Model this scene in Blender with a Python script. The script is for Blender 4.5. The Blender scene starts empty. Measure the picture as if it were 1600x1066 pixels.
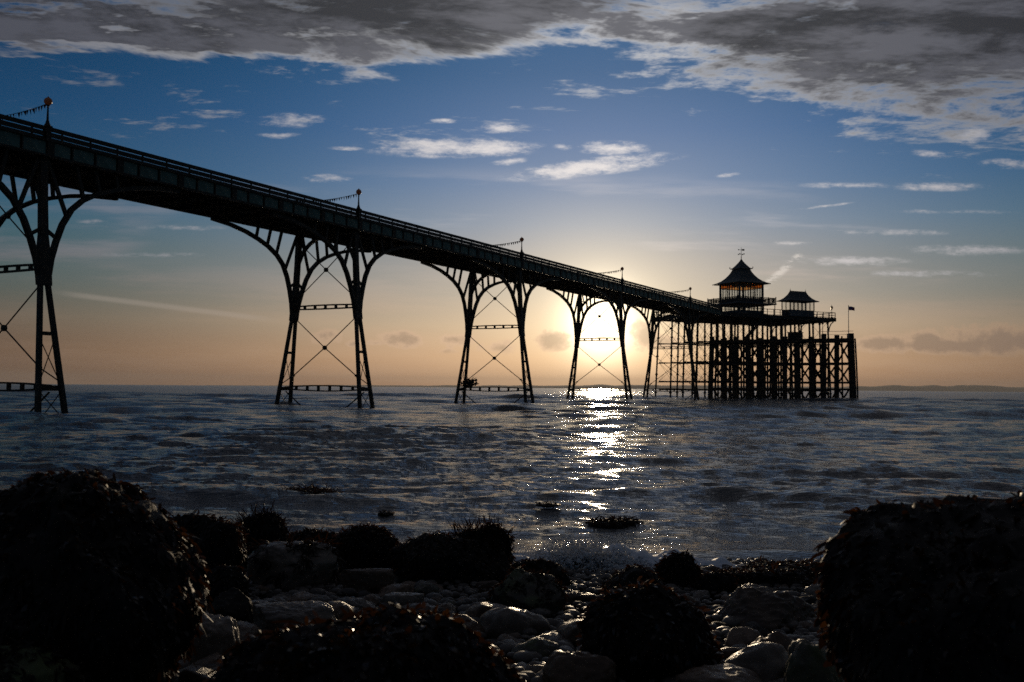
import bpy, bmesh, math, random
import numpy as np
from mathutils import Vector, Matrix

R = math.radians
random.seed(7)
rng = np.random.default_rng(7)
SC = bpy.context.scene
COL = SC.collection

# ------------------------------------------------------------------ camera
F, EYE = 1556.0, 1.79                       # focal length in pixels of a 1600 wide picture (35 mm), eye above the water
PITCH, ROLL = math.atan(73 / F), math.atan(13 / 1600)
fw = Vector((0, math.cos(PITCH), math.sin(PITCH)))
up0 = Vector((0, -math.sin(PITCH), math.cos(PITCH)))
rt0 = Vector((1, 0, 0))
rt = rt0 * math.cos(ROLL) + up0 * math.sin(ROLL)
up = up0 * math.cos(ROLL) - rt0 * math.sin(ROLL)
cam_d = bpy.data.cameras.new('camera')
cam = bpy.data.objects.new('camera', cam_d)
COL.objects.link(cam)
M = Matrix((rt, up, -fw)).transposed().to_4x4()
M.translation = Vector((0, 0, EYE))
cam.matrix_world = M
cam_d.sensor_width = 36
cam_d.lens = F * 36 / 1600
cam_d.clip_start, cam_d.clip_end = 0.05, 60000
cam_d.dof.use_dof = True
cam_d.dof.focus_distance = 11.0
cam_d.dof.aperture_fstop = 4.5
SC.camera = cam
SC.cycles.max_bounces = 3
SC.cycles.diffuse_bounces = 1
SC.cycles.glossy_bounces = 2
SC.cycles.volume_bounces = 0
SC.cycles.use_denoising = False
SC.cycles.transparent_max_bounces = 10
SC.cycles.sample_clamp_indirect = 4.0


def ray(x, y):
    return fw + rt * ((x - 800) / F) - up * ((y - 533) / F)


def at_y(x, y, Y):
    r = ray(x, y)
    return Vector((0, 0, EYE)) + r * (Y / r.y)


# ------------------------------------------------------------------ light
SUN = ray(940, 505).normalized()            # 3.8 degrees up, a little right of straight ahead
sun_d = bpy.data.lights.new('sun', 'SUN')
sun_d.energy = 1.25
sun_d.angle = R(0.6)
sun_d.color = (1.0, 0.78, 0.52)
sun = bpy.data.objects.new('sun', sun_d)
COL.objects.link(sun)
sun.rotation_euler = (-SUN).to_track_quat('-Z', 'Y').to_euler()

vs = SC.view_settings
vs.view_transform = 'Standard'
vs.look = 'None'
vs.exposure = 0.0
vs.gamma = 1.0
vs.use_curve_mapping = False

# ------------------------------------------------------------------ sky
world = bpy.data.worlds.new('World')
SC.world = world
world.use_nodes = True
wt = world.node_tree
wt.nodes.clear()


class V:
    """A value socket (or a number) with arithmetic that makes shader nodes."""
    tree = None

    def __init__(s, v):
        s.v = v

    @staticmethod
    def op(o, *a, clamp=False):
        n = V.tree.nodes.new('ShaderNodeMath')
        n.operation = o
        n.use_clamp = clamp
        for i, x in enumerate(a):
            x = x.v if isinstance(x, V) else x
            if isinstance(x, (int, float)):
                n.inputs[i].default_value = x
            else:
                V.tree.links.new(x, n.inputs[i])
        return V(n.outputs[0])

    def __add__(s, o): return V.op('ADD', s, o)
    __radd__ = __add__
    def __sub__(s, o): return V.op('SUBTRACT', s, o)
    def __rsub__(s, o): return V.op('SUBTRACT', o, s)
    def __mul__(s, o): return V.op('MULTIPLY', s, o)
    __rmul__ = __mul__
    def __truediv__(s, o): return V.op('DIVIDE', s, o)
    def __pow__(s, o): return V.op('POWER', s, o)


def vmax(a, b): return V.op('MAXIMUM', a, b)
def vmin(a, b): return V.op('MINIMUM', a, b)
def vexp(a): return V.op('EXPONENT', a)
def vabs(a): return V.op('ABSOLUTE', a)


def sstep(x, a, b, lo=0.0, hi=1.0, smooth=True):
    n = V.tree.nodes.new('ShaderNodeMapRange')
    n.interpolation_type = 'SMOOTHSTEP' if smooth else 'LINEAR'
    V.tree.links.new(x.v, n.inputs[0])
    for i, q in enumerate((a, b, lo, hi)):
        n.inputs[1 + i].default_value = q
    return V(n.outputs[0])


def comb(x, y, z):
    n = V.tree.nodes.new('ShaderNodeCombineXYZ')
    for i, q in enumerate((x, y, z)):
        q = q.v if isinstance(q, V) else q
        if isinstance(q, (int, float)):
            n.inputs[i].default_value = q
        else:
            V.tree.links.new(q, n.inputs[i])
    return n.outputs[0]


def noise(vec, scale, detail=6, rough=0.55, dist=0.0, dim='3D'):
    n = V.tree.nodes.new('ShaderNodeTexNoise')
    n.noise_dimensions = dim
    V.tree.links.new(vec, n.inputs['Vector'])
    n.inputs['Scale'].default_value = scale
    n.inputs['Detail'].default_value = detail
    n.inputs['Roughness'].default_value = rough
    n.inputs['Distortion'].default_value = dist
    return V(n.outputs[0])


def vmath(op, *a):
    n = V.tree.nodes.new('ShaderNodeVectorMath')
    n.operation = op
    for i, q in enumerate(a):
        if isinstance(q, tuple):
            n.inputs[i].default_value = q
        else:
            V.tree.links.new(q, n.inputs[i])
    return n.outputs[1] if op in ('LENGTH', 'DISTANCE', 'DOT_PRODUCT') else n.outputs[0]


def ramp(x, stops, interp='LINEAR'):
    n = V.tree.nodes.new('ShaderNodeValToRGB')
    n.color_ramp.interpolation = interp
    V.tree.links.new(x.v, n.inputs[0])
    e = n.color_ramp.elements
    while len(e) < len(stops):
        e.new(0.5)
    for i, (p, c) in enumerate(stops):
        e[i].position = p
        e[i].color = (*c, 1)
    return n.outputs[0]


def mix(f, a, b, mode='MIX'):
    n = V.tree.nodes.new('ShaderNodeMix')
    n.data_type = 'RGBA'
    n.blend_type = mode
    n.clamp_result = False
    n.clamp_factor = True
    for s, q in ((n.inputs[0], f), (n.inputs[6], a), (n.inputs[7], b)):
        q = q.v if isinstance(q, V) else q
        if isinstance(q, (int, float)):
            s.default_value = q
        elif isinstance(q, tuple):
            s.default_value = (*q, 1)
        else:
            V.tree.links.new(q, s)
    return n.outputs[2]


def build_sky():
    V.tree = wt
    tc = wt.nodes.new('ShaderNodeTexCoord')
    sp = wt.nodes.new('ShaderNodeSeparateXYZ')
    wt.links.new(tc.outputs['Generated'], sp.inputs[0])
    x, y, z = (V(sp.outputs[i]) for i in range(3))
    zc = vmax(z, 0.0)
    hor = V.op('SQRT', vmax(x * x + y * y, 1e-4))
    te = zc / hor                                    # tangent of the elevation
    yy = vmax(y, 0.12)
    u, v = x / yy, z / yy                            # west-facing half of the sky
    front = sstep(y, 0.1, 0.35)
    sh = Vector((SUN.x, SUN.y)).normalized()
    caz = (x * sh.x + y * sh.y) / hor                # towards / away from the sun
    az = vexp((caz - 1.0) * 12.5)
    # base gradient, brightest and warmest under the sun
    S = 1 / 0.6
    grad = ramp(te * S, [(0.0, (.54, .275, .15)), (.03 * S, (.68, .42, .245)), (.062 * S, (.60, .46, .325)),
                         (.095 * S, (.40, .375, .345)), (.13 * S, (.29, .315, .36)), (.165 * S, (.175, .265, .405)),
                         (.205 * S, (.085, .20, .40)), (.26 * S, (.036, .145, .355)), (.32 * S, (.014, .108, .28)),
                         (.5 * S, (.010, .078, .21))])
    tint = mix(sstep(te, .03, .17), comb(az * .92 + .08, az * .93 + .07, az * .91 + .09), comb(az * .99 + .008, az * .74 + .25, az * .66 + .28))
    base = mix(1.0, grad, tint, 'MULTIPLY')
    nish = wt.nodes.new('ShaderNodeTexSky')
    nish.sky_type = 'NISHITA'
    nish.sun_disc = False
    nish.sun_elevation = math.asin(SUN.z)
    nish.sun_rotation = math.atan2(SUN.x, SUN.y)
    nish.air_density, nish.dust_density, nish.ozone_density = 1.0, 1.2, 2.0
    nsc = mix(1.0, nish.outputs[0], (.0022, .0024, .0030), 'MULTIPLY')
    base = mix(1.0, base, nsc, 'ADD')
    # aureole round the veiled sun
    dots = x * SUN.x + y * SUN.y + z * SUN.z
    g1 = vexp((dots - 1.0) * 1900.0)
    g2 = vexp((dots - 1.0) * 260.0)
    g3 = vexp((dots - 1.0) * 42.0)

    # thin high streaks
    uv = comb(u, v, 0.0)
    st = noise(comb(u * 2.6 + v * 3.0, v * 26.0, 0.), 1.0, 5, .62, 0, '2D')
    st2 = noise(comb(u * 2.2 + 7.7, v * 9.0, 0.), 1.3, 2, .5, 0, '2D')
    band = sstep(v, .07, .13) * sstep(v, .185, .23, 1.0, 0.0)
    streak = (sstep(st, .47, .70) * sstep(st2, .42, .60) * band * .5 + sstep(st, .40, .70) * sstep(v, .10, .14, .26, 0.0)) * front
    azv = comb(az * .8 + .2, az * .8 + .2, az * .75 + .25)
    streak_c = mix(1.0, mix(sstep(v, .05, .17), (.80, .54, .34), (.60, .59, .63)), azv, 'MULTIPLY')
    out = mix(streak, base, streak_c)

    wn = noise(comb(u * 26.0, v * 80.0, 0.), 1.0, 6, .72, 0, '2D')

    # vapour trails
    def trail(p0, p1, wid, amp):
        a, b = ray(*p0), ray(*p1)
        u0, v0, u1, v1 = a.x / a.y, a.z / a.y, b.x / b.y, b.z / b.y
        L = math.hypot(u1 - u0, v1 - v0)
        cx, cy = (u1 - u0) / L, (v1 - v0) / L
        al = ((u - u0) * cx + (v - v0) * cy) / L
        ac = vabs((v - v0) * cx - (u - u0) * cy)
        return sstep(ac, wid * .15, wid, 1.0, 0.0) * sstep(al, 0, .2) * sstep(al, .8, 1.0, 1.0, 0.0) * amp
    out = mix(trail((70, 455), (450, 503), .0042, .22) * front, out, (.50, .42, .36))
    out = mix(trail((1186, 455), (1262, 388), .0055, .5) * sstep(wn, .45, .58) * front, out, (.78, .73, .68))

    def cluster(items, tilt=0.0):
        vec = comb(u + v * tilt, v - u * tilt, 0.0) if tilt else uv
        d = None
        for bx, by, hw, hh, w in items:
            r = ray(bx, by)
            bu, bv = r.x / r.y, r.z / r.y
            bu, bv = bu + bv * tilt, bv - bu * tilt
            sx, sy = F / hw, F / hh
            n = V.tree.nodes.new('ShaderNodeVectorMath')
            n.operation = 'MULTIPLY_ADD'
            V.tree.links.new(vec, n.inputs[0])
            n.inputs[1].default_value = (sx, sy, 0)
            n.inputs[2].default_value = (-bu * sx, -bv * sy, 0)
            ln = V(vmath('LENGTH', n.outputs[0]))
            q = V.op('MULTIPLY_ADD', ln, -.75, w)
            d = q if d is None else vmax(d, q)
        return d

    # single fair-weather clouds: (x, y, half width, half height, weight)
    dmax = cluster([(455, 188, 72, 14, .78), (440, 212, 50, 7, .7), (705, 231, 122, 14, 1.05), (512, 279, 46, 9, .78), (955, 231, 52, 10, 1.05), (880, 230, 24, 6, .8),
                    (693, 189, 30, 6, .7), (780, 200, 36, 9, .9), (545, 232, 40, 5, .7), (1470, 292, 110, 10, .7), (1460, 240, 36, 7, .85), (1585, 256, 56, 9, .9), (150, 346, 60, 8, .55), (1330, 290, 160, 11, .50), (1490, 331, 200, 9, .46), (1400, 363, 190, 11, .50), (1510, 391, 150, 14, .62),
                    (1330, 408, 170, 14, .58), (1450, 428, 210, 11, .52), (1230, 380, 110, 8, .42), (280, 356, 160, 12, .44), (240, 398, 200, 11, .42)])
    dmax = vmax(dmax, cluster([(925, 261, 112, 12, 1.1), (795, 253, 34, 7, .8), (1140, 273, 30, 5, .7), (1515, 212, 40, 14, .9), (1290, 322, 70, 4, .6)], .13))
    dens = dmax + (wn - .5) * 2.4
    cl = sstep(dens, -.05, 1.15) * sstep(dmax, .0, .3) * front
    lit = mix(1.0, (.80, .77, .77), azv, 'MULTIPLY')
    out = mix(cl * .88, out, lit)

    # low cumulus heads above the horizon
    dmax = cluster([(508, 526, 24, 15, 1), (556, 537, 18, 7, .8), (626, 531, 34, 14, 1), (590, 536, 26, 8, .8), (715, 530, 30, 15, .9), (694, 550, 40, 8, .7), (785, 545, 44, 16, .8), (862, 531, 28, 15, 1.1),
                    (940, 527, 26, 6, .7), (1005, 524, 20, 20, 1.1), (1035, 537, 34, 13, 1.), (1385, 536, 62, 11, 1.25), (1475, 540, 130, 10, 1.35), (1570, 533, 100, 17, 1.4), (1450, 530, 50, 10, 1.1)])
    cn = noise(comb(u * 34.0, v * 44.0, 0.), 1.0, 5, .66, 0, '2D')
    dens = dmax + (cn - .5) * 2.0
    cl = sstep(dens, .08, .50) * sstep(dmax, .0, .2) * sstep(v, .030, .041) * front
    thick = sstep(dens, .3, 1.0)
    edge_c = mix(1.0, (.95, .64, .42), comb(az, az, az), 'MULTIPLY')
    core_c = mix(az, (.09, .066, .068), (.46, .32, .215))

    # the sun's own glow comes in behind the low clouds
    out = mix(1.0, out, mix(1.0, comb(g3, g3, g3), (.19, .13, .065), 'MULTIPLY'), 'ADD')
    out = mix(1.0, out, mix(1.0, comb(g2, g2, g2), (.44, .36, .22), 'MULTIPLY'), 'ADD')
    out = mix(1.0, out, mix(1.0, comb(g1, g1, g1), (2.3, 1.95, 1.35), 'MULTIPLY'), 'ADD')
    out = mix(cl * (.82 - az * .24), out, mix(thick, edge_c, core_c))

    # the great bank of cloud overhead
    pz = zc + .05
    px, py = x / pz, y / pz
    sk = comb(px * .62 + py * .25, py * 1.0 - px * .16, 0.)
    n3 = noise(comb(px * .5 + 31., py * .8, 0.), 1.5, 2, .55, 0, '2D')
    sk = comb(px * .62 + py * .25 + n3 * .35, py * 1.0 - px * .16 + n3 * .3, 0.)
    n1 = noise(sk, 2.1, 6, .66, 0, '2D')
    n2 = noise(sk, 11.0, 5, .68, 0, '2D')
    vb = []
    for bx, by in [(-700, 150), (0, 138), (250, 150), (500, 152), (760, 158), (900, 128), (1040, 128), (1200, 160), (1330, 186), (1480, 196), (1600, 176), (2300, 150)]:
        r = ray(bx, by)
        vb.append((r.x / r.y, r.z / r.y))
    fc = wt.nodes.new('ShaderNodeFloatCurve')
    cv = fc.mapping.curves[0]
    mn, mxx = -1.0, 1.0
    pts = [((a - mn) / (mxx - mn), b) for a, b in vb]
    cv.points[0].location = (0, pts[0][1])
    cv.points[1].location = (1, pts[-1][1])
    for p in pts[1:-1]:
        cv.points.new(*p)
    fc.mapping.update()
    un = sstep(u, mn, mxx, 0, 1, False)
    wt.links.new(un.v, fc.inputs['Value'])
    edge_v = V(fc.outputs[0])
    tt = v * front + te * (1.0 - front)
    h = tt - edge_v
    left = sstep(u, -.45, .1, 1.0, 0.0)
    n4 = noise(comb(px * .55 + py * .2 + 11., py * 1.2 - px * .2, 0.), 3.4, 5, .64, 0, '2D')
    gaps = sstep(n3 + (n1 - .5) * .4, .50, .36) * 1.4 + left * (.15 + sstep(n4, .56, .44) * 1.3)
    # a pale veil with wide soft edges, lit through by the sun ...
    DA = sstep(h, -.12, .06, -1.9, 1.4, False) + (n1 - .5) * 3.6 + (n2 - .5) * 2.6 - gaps * .6
    ca = sstep(DA, -.15, 1.15)
    haz = az * .80 + .20
    bright = mix(1.0, (.64, .62, .62), comb(haz * .97, haz * .98 + .01, haz * .94 + .06), 'MULTIPLY')
    out = mix(ca * .92, out, bright)
    # ... and the thick grey body of the bank behind its bright rim
    DB = sstep(h, -.075, .085, -1.75, 1.55, False) + (n1 - .5) * 3.4 + (n2 - .5) * 2.2 - gaps
    cb = sstep(DB, -.15, .95)
    dark = mix(sstep(n4 + (n2 - .5) * .5, .34, .68), (.023, .025, .030), (.122, .123, .138))
    dark = mix(1.0, dark, comb(az * .5 + .5, az * .46 + .54, az * .38 + .64), 'MULTIPLY')
    out = mix(cb * .94, out, dark)
    # below the horizon: the dark sea
    out = mix(sstep(z, -.02, -.001, 1.0, 0.0), out, (.02, .025, .03))
    bg = wt.nodes.new('ShaderNodeBackground')
    bg.inputs[1].default_value = 0.1
    ten = mix(1.0, out, (10., 10., 10.), 'MULTIPLY')
    wt.links.new(ten, bg.inputs[0])
    ow = wt.nodes.new('ShaderNodeOutputWorld')
    wt.links.new(bg.outputs[0], ow.inputs[0])


build_sky()
world.cycles.sampling_method = 'MANUAL'
world.cycles.sample_map_resolution = 1024


# ------------------------------------------------------------------ helpers
class MB:
    """Collects shapes into ONE mesh."""

    def __init__(s):
        s.v, s.f = [], []

    def add(s, vs_, fs):
        o = len(s.v)
        s.v += [tuple(p) for p in vs_]
        s.f += [tuple(i + o for i in f) for f in fs]
        return s

    def box(s, c, size, ax=None):
        c = Vector(c)
        ax = ax or (Vector((1, 0, 0)), Vector((0, 1, 0)), Vector((0, 0, 1)))
        hs = [q / 2 for q in size]
        p = [c + ax[0] * (hs[0] * i) + ax[1] * (hs[1] * j) + ax[2] * (hs[2] * k) for i in (-1, 1) for j in (-1, 1) for k in (-1, 1)]
        return s.add(p, [(0, 1, 3, 2), (4, 6, 7, 5), (0, 4, 5, 1), (2, 3, 7, 6), (0, 2, 6, 4), (1, 5, 7, 3)])

    def beam(s, a, b, w, h, upv=(0, 0, 1)):
        a, b = Vector(a), Vector(b)
        d = b - a
        L = d.length
        d.normalize()
        upv = Vector(upv)
        sd = d.cross(upv)
        if sd.length < 1e-4:
            sd = d.cross(Vector((1, 0, 0)))
        sd.normalize()
        uu = sd.cross(d)
        return s.box((a + b) / 2, (L, w, h), (d, sd, uu))

    def tube(s, pts, r, n=6, cap=True):
        pts = [Vector(p) for p in pts]
        rs = r if isinstance(r, (list, tuple)) else [r] * len(pts)
        vv, ff = [], []
        ref = None
        for i, p in enumerate(pts):
            t = (pts[min(i + 1, len(pts) - 1)] - pts[max(i - 1, 0)]).normalized()
            if ref is None:
                ref = t.cross(Vector((0, 0, 1)))
                if ref.length < 1e-3:
                    ref = Vector((1, 0, 0))
            ref = (ref - t * ref.dot(t)).normalized()
            b = t.cross(ref)
            for k in range(n):
                a = 2 * math.pi * k / n
                vv.append(p + (ref * math.cos(a) + b * math.sin(a)) * rs[i])
        for i in range(len(pts) - 1):
            for k in range(n):
                k2 = (k + 1) % n
                ff.append((i * n + k, i * n + k2, (i + 1) * n + k2, (i + 1) * n + k))
        if cap:
            ff.append(tuple(range(n - 1, -1, -1)))
            ff.append(tuple((len(pts) - 1) * n + k for k in range(n)))
        return s.add(vv, ff)

    def strip(s, pts, w, h, side):
        """rectangular section swept along pts; side = constant width direction"""
        pts = [Vector(p) for p in pts]
        sd = Vector(side).normalized()
        vv, ff = [], []
        for i, p in enumerate(pts):
            t = (pts[min(i + 1, len(pts) - 1)] - pts[max(i - 1, 0)]).normalized()
            nn = sd.cross(t).normalized()
            hh = h[i] if isinstance(h, (list, tuple)) else h
            for a, b in ((-1, -1), (1, -1), (1, 1), (-1, 1)):
                vv.append(p + sd * (a * w / 2) + nn * (b * hh / 2))
        for i in range(len(pts) - 1):
            for k in range(4):
                k2 = (k + 1) % 4
                ff.append((i * 4 + k, i * 4 + k2, i * 4 + 4 + k2, i * 4 + 4 + k))
        ff.append((3, 2, 1, 0))
        e = (len(pts) - 1) * 4
        ff.append((e, e + 1, e + 2, e + 3))
        return s.add(vv, ff)

    def lathe(s, prof, c=(0, 0, 0), n=10, rot=0.0):
        c = Vector(c)
        vv, ff = [], []
        for r_, z_ in prof:
            for k in range(n):
                a = 2 * math.pi * k / n + rot
                vv.append(c + Vector((r_ * math.cos(a), r_ * math.sin(a), z_)))
        for i in range(len(prof) - 1):
            for k in range(n):
                k2 = (k + 1) % n
                ff.append((i * n + k, i * n + k2, i * n + n + k2, i * n + n + k))
        ff.append(tuple(range(n - 1, -1, -1)))
        ff.append(tuple((len(prof) - 1) * n + k for k in range(n)))
        return s.add(vv, ff)

    def mesh(s, name, mat, smooth=False):
        me = bpy.data.meshes.new(name)
        me.from_pydata(s.v, [], s.f)
        me.materials.append(mat)
        if smooth:
            me.polygons.foreach_set('use_smooth', [True] * len(me.polygons))
        me.update()
        return me

    def build(s, name, mat, parent=None, smooth=False):
        return link(name, s.mesh(name, mat, smooth), parent)


def link(name, me, parent=None):
    o = bpy.data.objects.new(name, me)
    COL.objects.link(o)
    if parent:
        o.parent = parent
    return o


def np_mesh(name, verts, faces, mat, smooth=False):
    """verts (n,3), faces (m,k) arrays"""
    me = bpy.data.meshes.new(name)
    verts = np.ascontiguousarray(verts, dtype=np.float32)
    faces = np.ascontiguousarray(faces, dtype=np.int32)
    k = faces.shape[1]
    me.vertices.add(len(verts))
    me.vertices.foreach_set('co', verts.ravel())
    me.loops.add(faces.size)
    me.loops.foreach_set('vertex_index', faces.ravel())
    me.polygons.add(len(faces))
    me.polygons.foreach_set('loop_start', np.arange(0, faces.size, k, dtype=np.int32))
    if smooth:
        me.polygons.foreach_set('use_smooth', np.ones(len(faces), dtype=bool))
    me.materials.append(mat)
    me.update(calc_edges=True)
    me.validate()
    return me


def tag(o, label=None, cat=None, group=None, kind=None):
    for k, q in (('label', label), ('category', cat), ('group', group), ('kind', kind)):
        if q:
            o[k] = q
    return o


def empty(name, loc, rz=0.0):
    o = bpy.data.objects.new(name, None)
    o.empty_display_size = 0.3
    COL.objects.link(o)
    o.location = loc
    o.rotation_euler = (0, 0, rz)
    return o


def copy_tree(o, kids, parent=None):
    c = o.copy()
    COL.objects.link(c)
    c.parent = parent
    for ch in kids.get(o.name, ()):
        copy_tree(ch, kids, c)
    return c


def kid_map():
    m = {}
    for o in COL.objects:
        if o.parent:
            m.setdefault(o.parent.name, []).append(o)
    return m


# numpy gradient noise
_perm = rng.permutation(256)
_perm = np.concatenate([_perm, _perm, _perm])
_g = rng.normal(size=(256, 3))
_g /= np.linalg.norm(_g, axis=1)[:, None]


def perlin(p):
    p = np.asarray(p, dtype=np.float64)
    i = np.floor(p).astype(np.int64)
    f = p - i
    i &= 255
    w = f * f * f * (f * (f * 6 - 15) + 10)
    res = 0
    for dx in (0, 1):
        wx = w[:, 0] if dx else 1 - w[:, 0]
        for dy in (0, 1):
            wy = w[:, 1] if dy else 1 - w[:, 1]
            for dz in (0, 1):
                wz = w[:, 2] if dz else 1 - w[:, 2]
                h = _perm[_perm[_perm[i[:, 0] + dx] + i[:, 1] + dy] + i[:, 2] + dz]
                g = _g[h]
                d = g[:, 0] * (f[:, 0] - dx) + g[:, 1] * (f[:, 1] - dy) + g[:, 2] * (f[:, 2] - dz)
                res = res + wx * wy * wz * d
    return res


def fbm(p, octs=4, gain=.5, lac=2.03):
    a, r, p = 1.0, 0, np.asarray(p, dtype=np.float64)
    for _ in range(octs):
        r = r + perlin(p) * a
        p = p * lac + 17.3
        a *= gain
    return r


# ------------------------------------------------------------------ materials
def material(name, col, rough=.5, spec=.5, build=None, **kw):
    m = bpy.data.materials.new(name)
    m.use_nodes = True
    t = m.node_tree
    b = t.nodes['Principled BSDF']
    b.inputs['Base Color'].default_value = (*col, 1)
    b.inputs['Roughness'].default_value = rough
    b.inputs['Specular IOR Level'].default_value = spec
    for k, q in kw.items():
        b.inputs[k].default_value = q
    if build:
        V.tree = t
        build(t, b)
    return m


def coords(t):
    n = t.nodes.new('ShaderNodeTexCoord')
    return n.outputs['Object']


def bump(t, b, h, strength=.5, dist=.02):
    n = t.nodes.new('ShaderNodeBump')
    n.inputs['Strength'].default_value = strength
    n.inputs['Distance'].default_value = dist
    t.links.new(h.v, n.inputs['Height'])
    t.links.new(n.outputs[0], b.inputs['Normal'])
    return n


def two_tone(c1, c2, scale, bscale=None, bst=.4, bd=.01, rough=None, lo=.35, hi=.65):
    def f(t, b):
        o = coords(t)
        n = noise(o, scale, 6, .6)
        t.links.new(mix(sstep(n, lo, hi), c1, c2), b.inputs['Base Color'])
        if bscale:
            bump(t, b, noise(o, bscale, 6, .65), bst, bd)
        if rough:
            t.links.new(sstep(noise(o, scale * 2.3, 4, .6), .3, .7, rough[0], rough[1]).v, b.inputs['Roughness'])
    return f


mat_iron = material('iron_paint', (.012, .016, .016), .5, .25, two_tone((.010, .015, .015), (.020, .017, .013), 1.3, 9, .25, .01, (.4, .7)))
mat_panel = material('green_panel_paint', (.05, .11, .10), .55, .4, two_tone((.060, .140, .125), (.042, .100, .090), .9, 14, .15, .01, (.4, .65)))
mat_soffit = material('dark_underside', (.015, .014, .013), .8, .3, two_tone((.018, .016, .014), (.010, .010, .010), 1.1))
mat_timber = material('weathered_timber', (.022, .017, .013), .8, .3, two_tone((.026, .020, .015), (.012, .012, .010), 2.0, 8, .5, .03))
mat_roof = material('roof_lead', (.02, .035, .038), .6, .4, two_tone((.018, .032, .036), (.030, .042, .042), 1.5, 6, .2, .01))
mat_wall = material('painted_wall', (.10, .11, .12), .6, .3, two_tone((.085, .095, .105), (.06, .07, .075), 1.0))
mat_cream = material('cream_paint', (.45, .42, .36), .6, .3, two_tone((.42, .39, .33), (.5, .47, .4), 2.0))


def _glass(t, b):
    tr = t.nodes.new('ShaderNodeBsdfTransparent')
    tr.inputs[0].default_value = (.93, .94, .94, 1)
    mx = t.nodes.new('ShaderNodeMixShader')
    mx.inputs[0].default_value = .07
    t.links.new(tr.outputs[0], mx.inputs[1])
    t.links.new(b.outputs[0], mx.inputs[2])
    t.links.new(mx.outputs[0], t.nodes['Material Output'].inputs[0])


mat_glass = material('window_glass', (.3, .33, .34), .05, .5, _glass)


def _amber(t, b):
    tr = t.nodes.new('ShaderNodeBsdfTransparent')
    tr.inputs[0].default_value = (.95, .66, .38, 1)
    mx = t.nodes.new('ShaderNodeMixShader')
    mx.inputs[0].default_value = .15
    t.links.new(tr.outputs[0], mx.inputs[1])
    t.links.new(b.outputs[0], mx.inputs[2])
    t.links.new(mx.outputs[0], t.nodes['Material Output'].inputs[0])


mat_amber = material('amber_glass', (.5, .2, .06), .1, .5, _amber)


def _globe(t, b):
    tl = t.nodes.new('ShaderNodeBsdfTranslucent')
    tl.inputs[0].default_value = (.50, .29, .17, 1)
    mx = t.nodes.new('ShaderNodeMixShader')
    mx.inputs[0].default_value = .6
    t.links.new(b.outputs[0], mx.inputs[1])
    t.links.new(tl.outputs[0], mx.inputs[2])
    t.links.new(mx.outputs[0], t.nodes['Material Output'].inputs[0])


mat_globe = material('lamp_globe_glass', (.30, .20, .13), .2, .5, _globe)
mat_flag = material('bunting_cloth', (.05, .05, .06), .8, .2, two_tone((.05, .02, .02), (.03, .04, .08), 3.0))
mat_flagred = material('flag_cloth', (.35, .08, .08), .8, .2, two_tone((.40, .06, .07), (.10, .10, .28), 1.6, lo=.48, hi=.52))


def _rock(c1, c2, wet=.35, green=None, speck=.28):
    def f(t, b):
        o = coords(t)
        geo = t.nodes.new('ShaderNodeObjectInfo')
        rnd = V(geo.outputs['Random'])
        add = t.nodes.new('ShaderNodeVectorMath')
        add.operation = 'ADD'
        t.links.new(o, add.inputs[0])
        t.links.new(comb(rnd * 31.0, rnd * 17.0, rnd * 53.0), add.inputs[1])
        p = add.outputs[0]
        n = noise(p, 3.5, 5, .62)
        c = mix(sstep(n, .35, .68), c1, c2)
        c = mix(1.0, c, mix(rnd, (.55, .52, .50), (1.25, 1.2, 1.15)), 'MULTIPLY')
        sp = noise(p, 38, 3, .6)
        c = mix(sstep(sp, .60, .72) * speck, c, (.20, .165, .13))
        if green:
            c = mix(sstep(noise(p, 2.2, 5, .6), .5, .66) * .8, c, green)
        t.links.new(c, b.inputs['Base Color'])
        t.links.new(sstep(noise(p, 6, 4, .6), .3, .7, wet - .10, wet + .22).v, b.inputs['Roughness'])
        h = noise(p, 14, 6, .7) + noise(p, 70, 4, .6) * .35
        bump(t, b, h, .45, .02)
    return f


mat_rock = material('wet_brown_stone', (.05, .045, .04), .4, .22, _rock((.064, .040, .025), (.130, .085, .055)))
mat_rock_pale = material('pale_wet_stone', (.1, .095, .09), .4, .22, _rock((.10, .078, .060), (.19, .155, .122), .28))
mat_rock_green = material('algae_stone', (.05, .05, .03), .5, .2, _rock((.05, .045, .034), (.09, .075, .058), .42, (.06, .075, .022)))
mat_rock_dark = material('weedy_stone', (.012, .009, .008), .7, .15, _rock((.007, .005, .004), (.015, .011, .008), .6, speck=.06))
mat_shingle = material('shingle', (.03, .027, .024), .5, .22, _rock((.045, .038, .032), (.10, .086, .074), .42))


def _weed(c1, c2, tl_c, fac):
    def f(t, b):
        o = coords(t)
        n = noise(o, 7.0, 4, .6)
        c = mix(sstep(n, .35, .65), c1, c2)
        t.links.new(c, b.inputs['Base Color'])
        tl = t.nodes.new('ShaderNodeBsdfTranslucent')
        t.links.new(mix(sstep(n, .3, .7), tl_c, tuple(q * .45 for q in tl_c)), tl.inputs[0])
        mx = t.nodes.new('ShaderNodeMixShader')
        mx.inputs[0].default_value = fac
        t.links.new(b.outputs[0], mx.inputs[1])
        t.links.new(tl.outputs[0], mx.inputs[2])
        t.links.new(mx.outputs[0], t.nodes['Material Output'].inputs[0])
    return f


mat_weed = material('bladder_wrack', (.02, .013, .007), .28, .5, _weed((.010, .0075, .004), (.026, .015, .007), (.12, .045, .012), .35))
mat_weed_dark = material('dark_wrack', (.012, .009, .005), .52, .18, _weed((.0045, .003, .002), (.010, .006, .003), (.06, .022, .006), .3))


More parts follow.
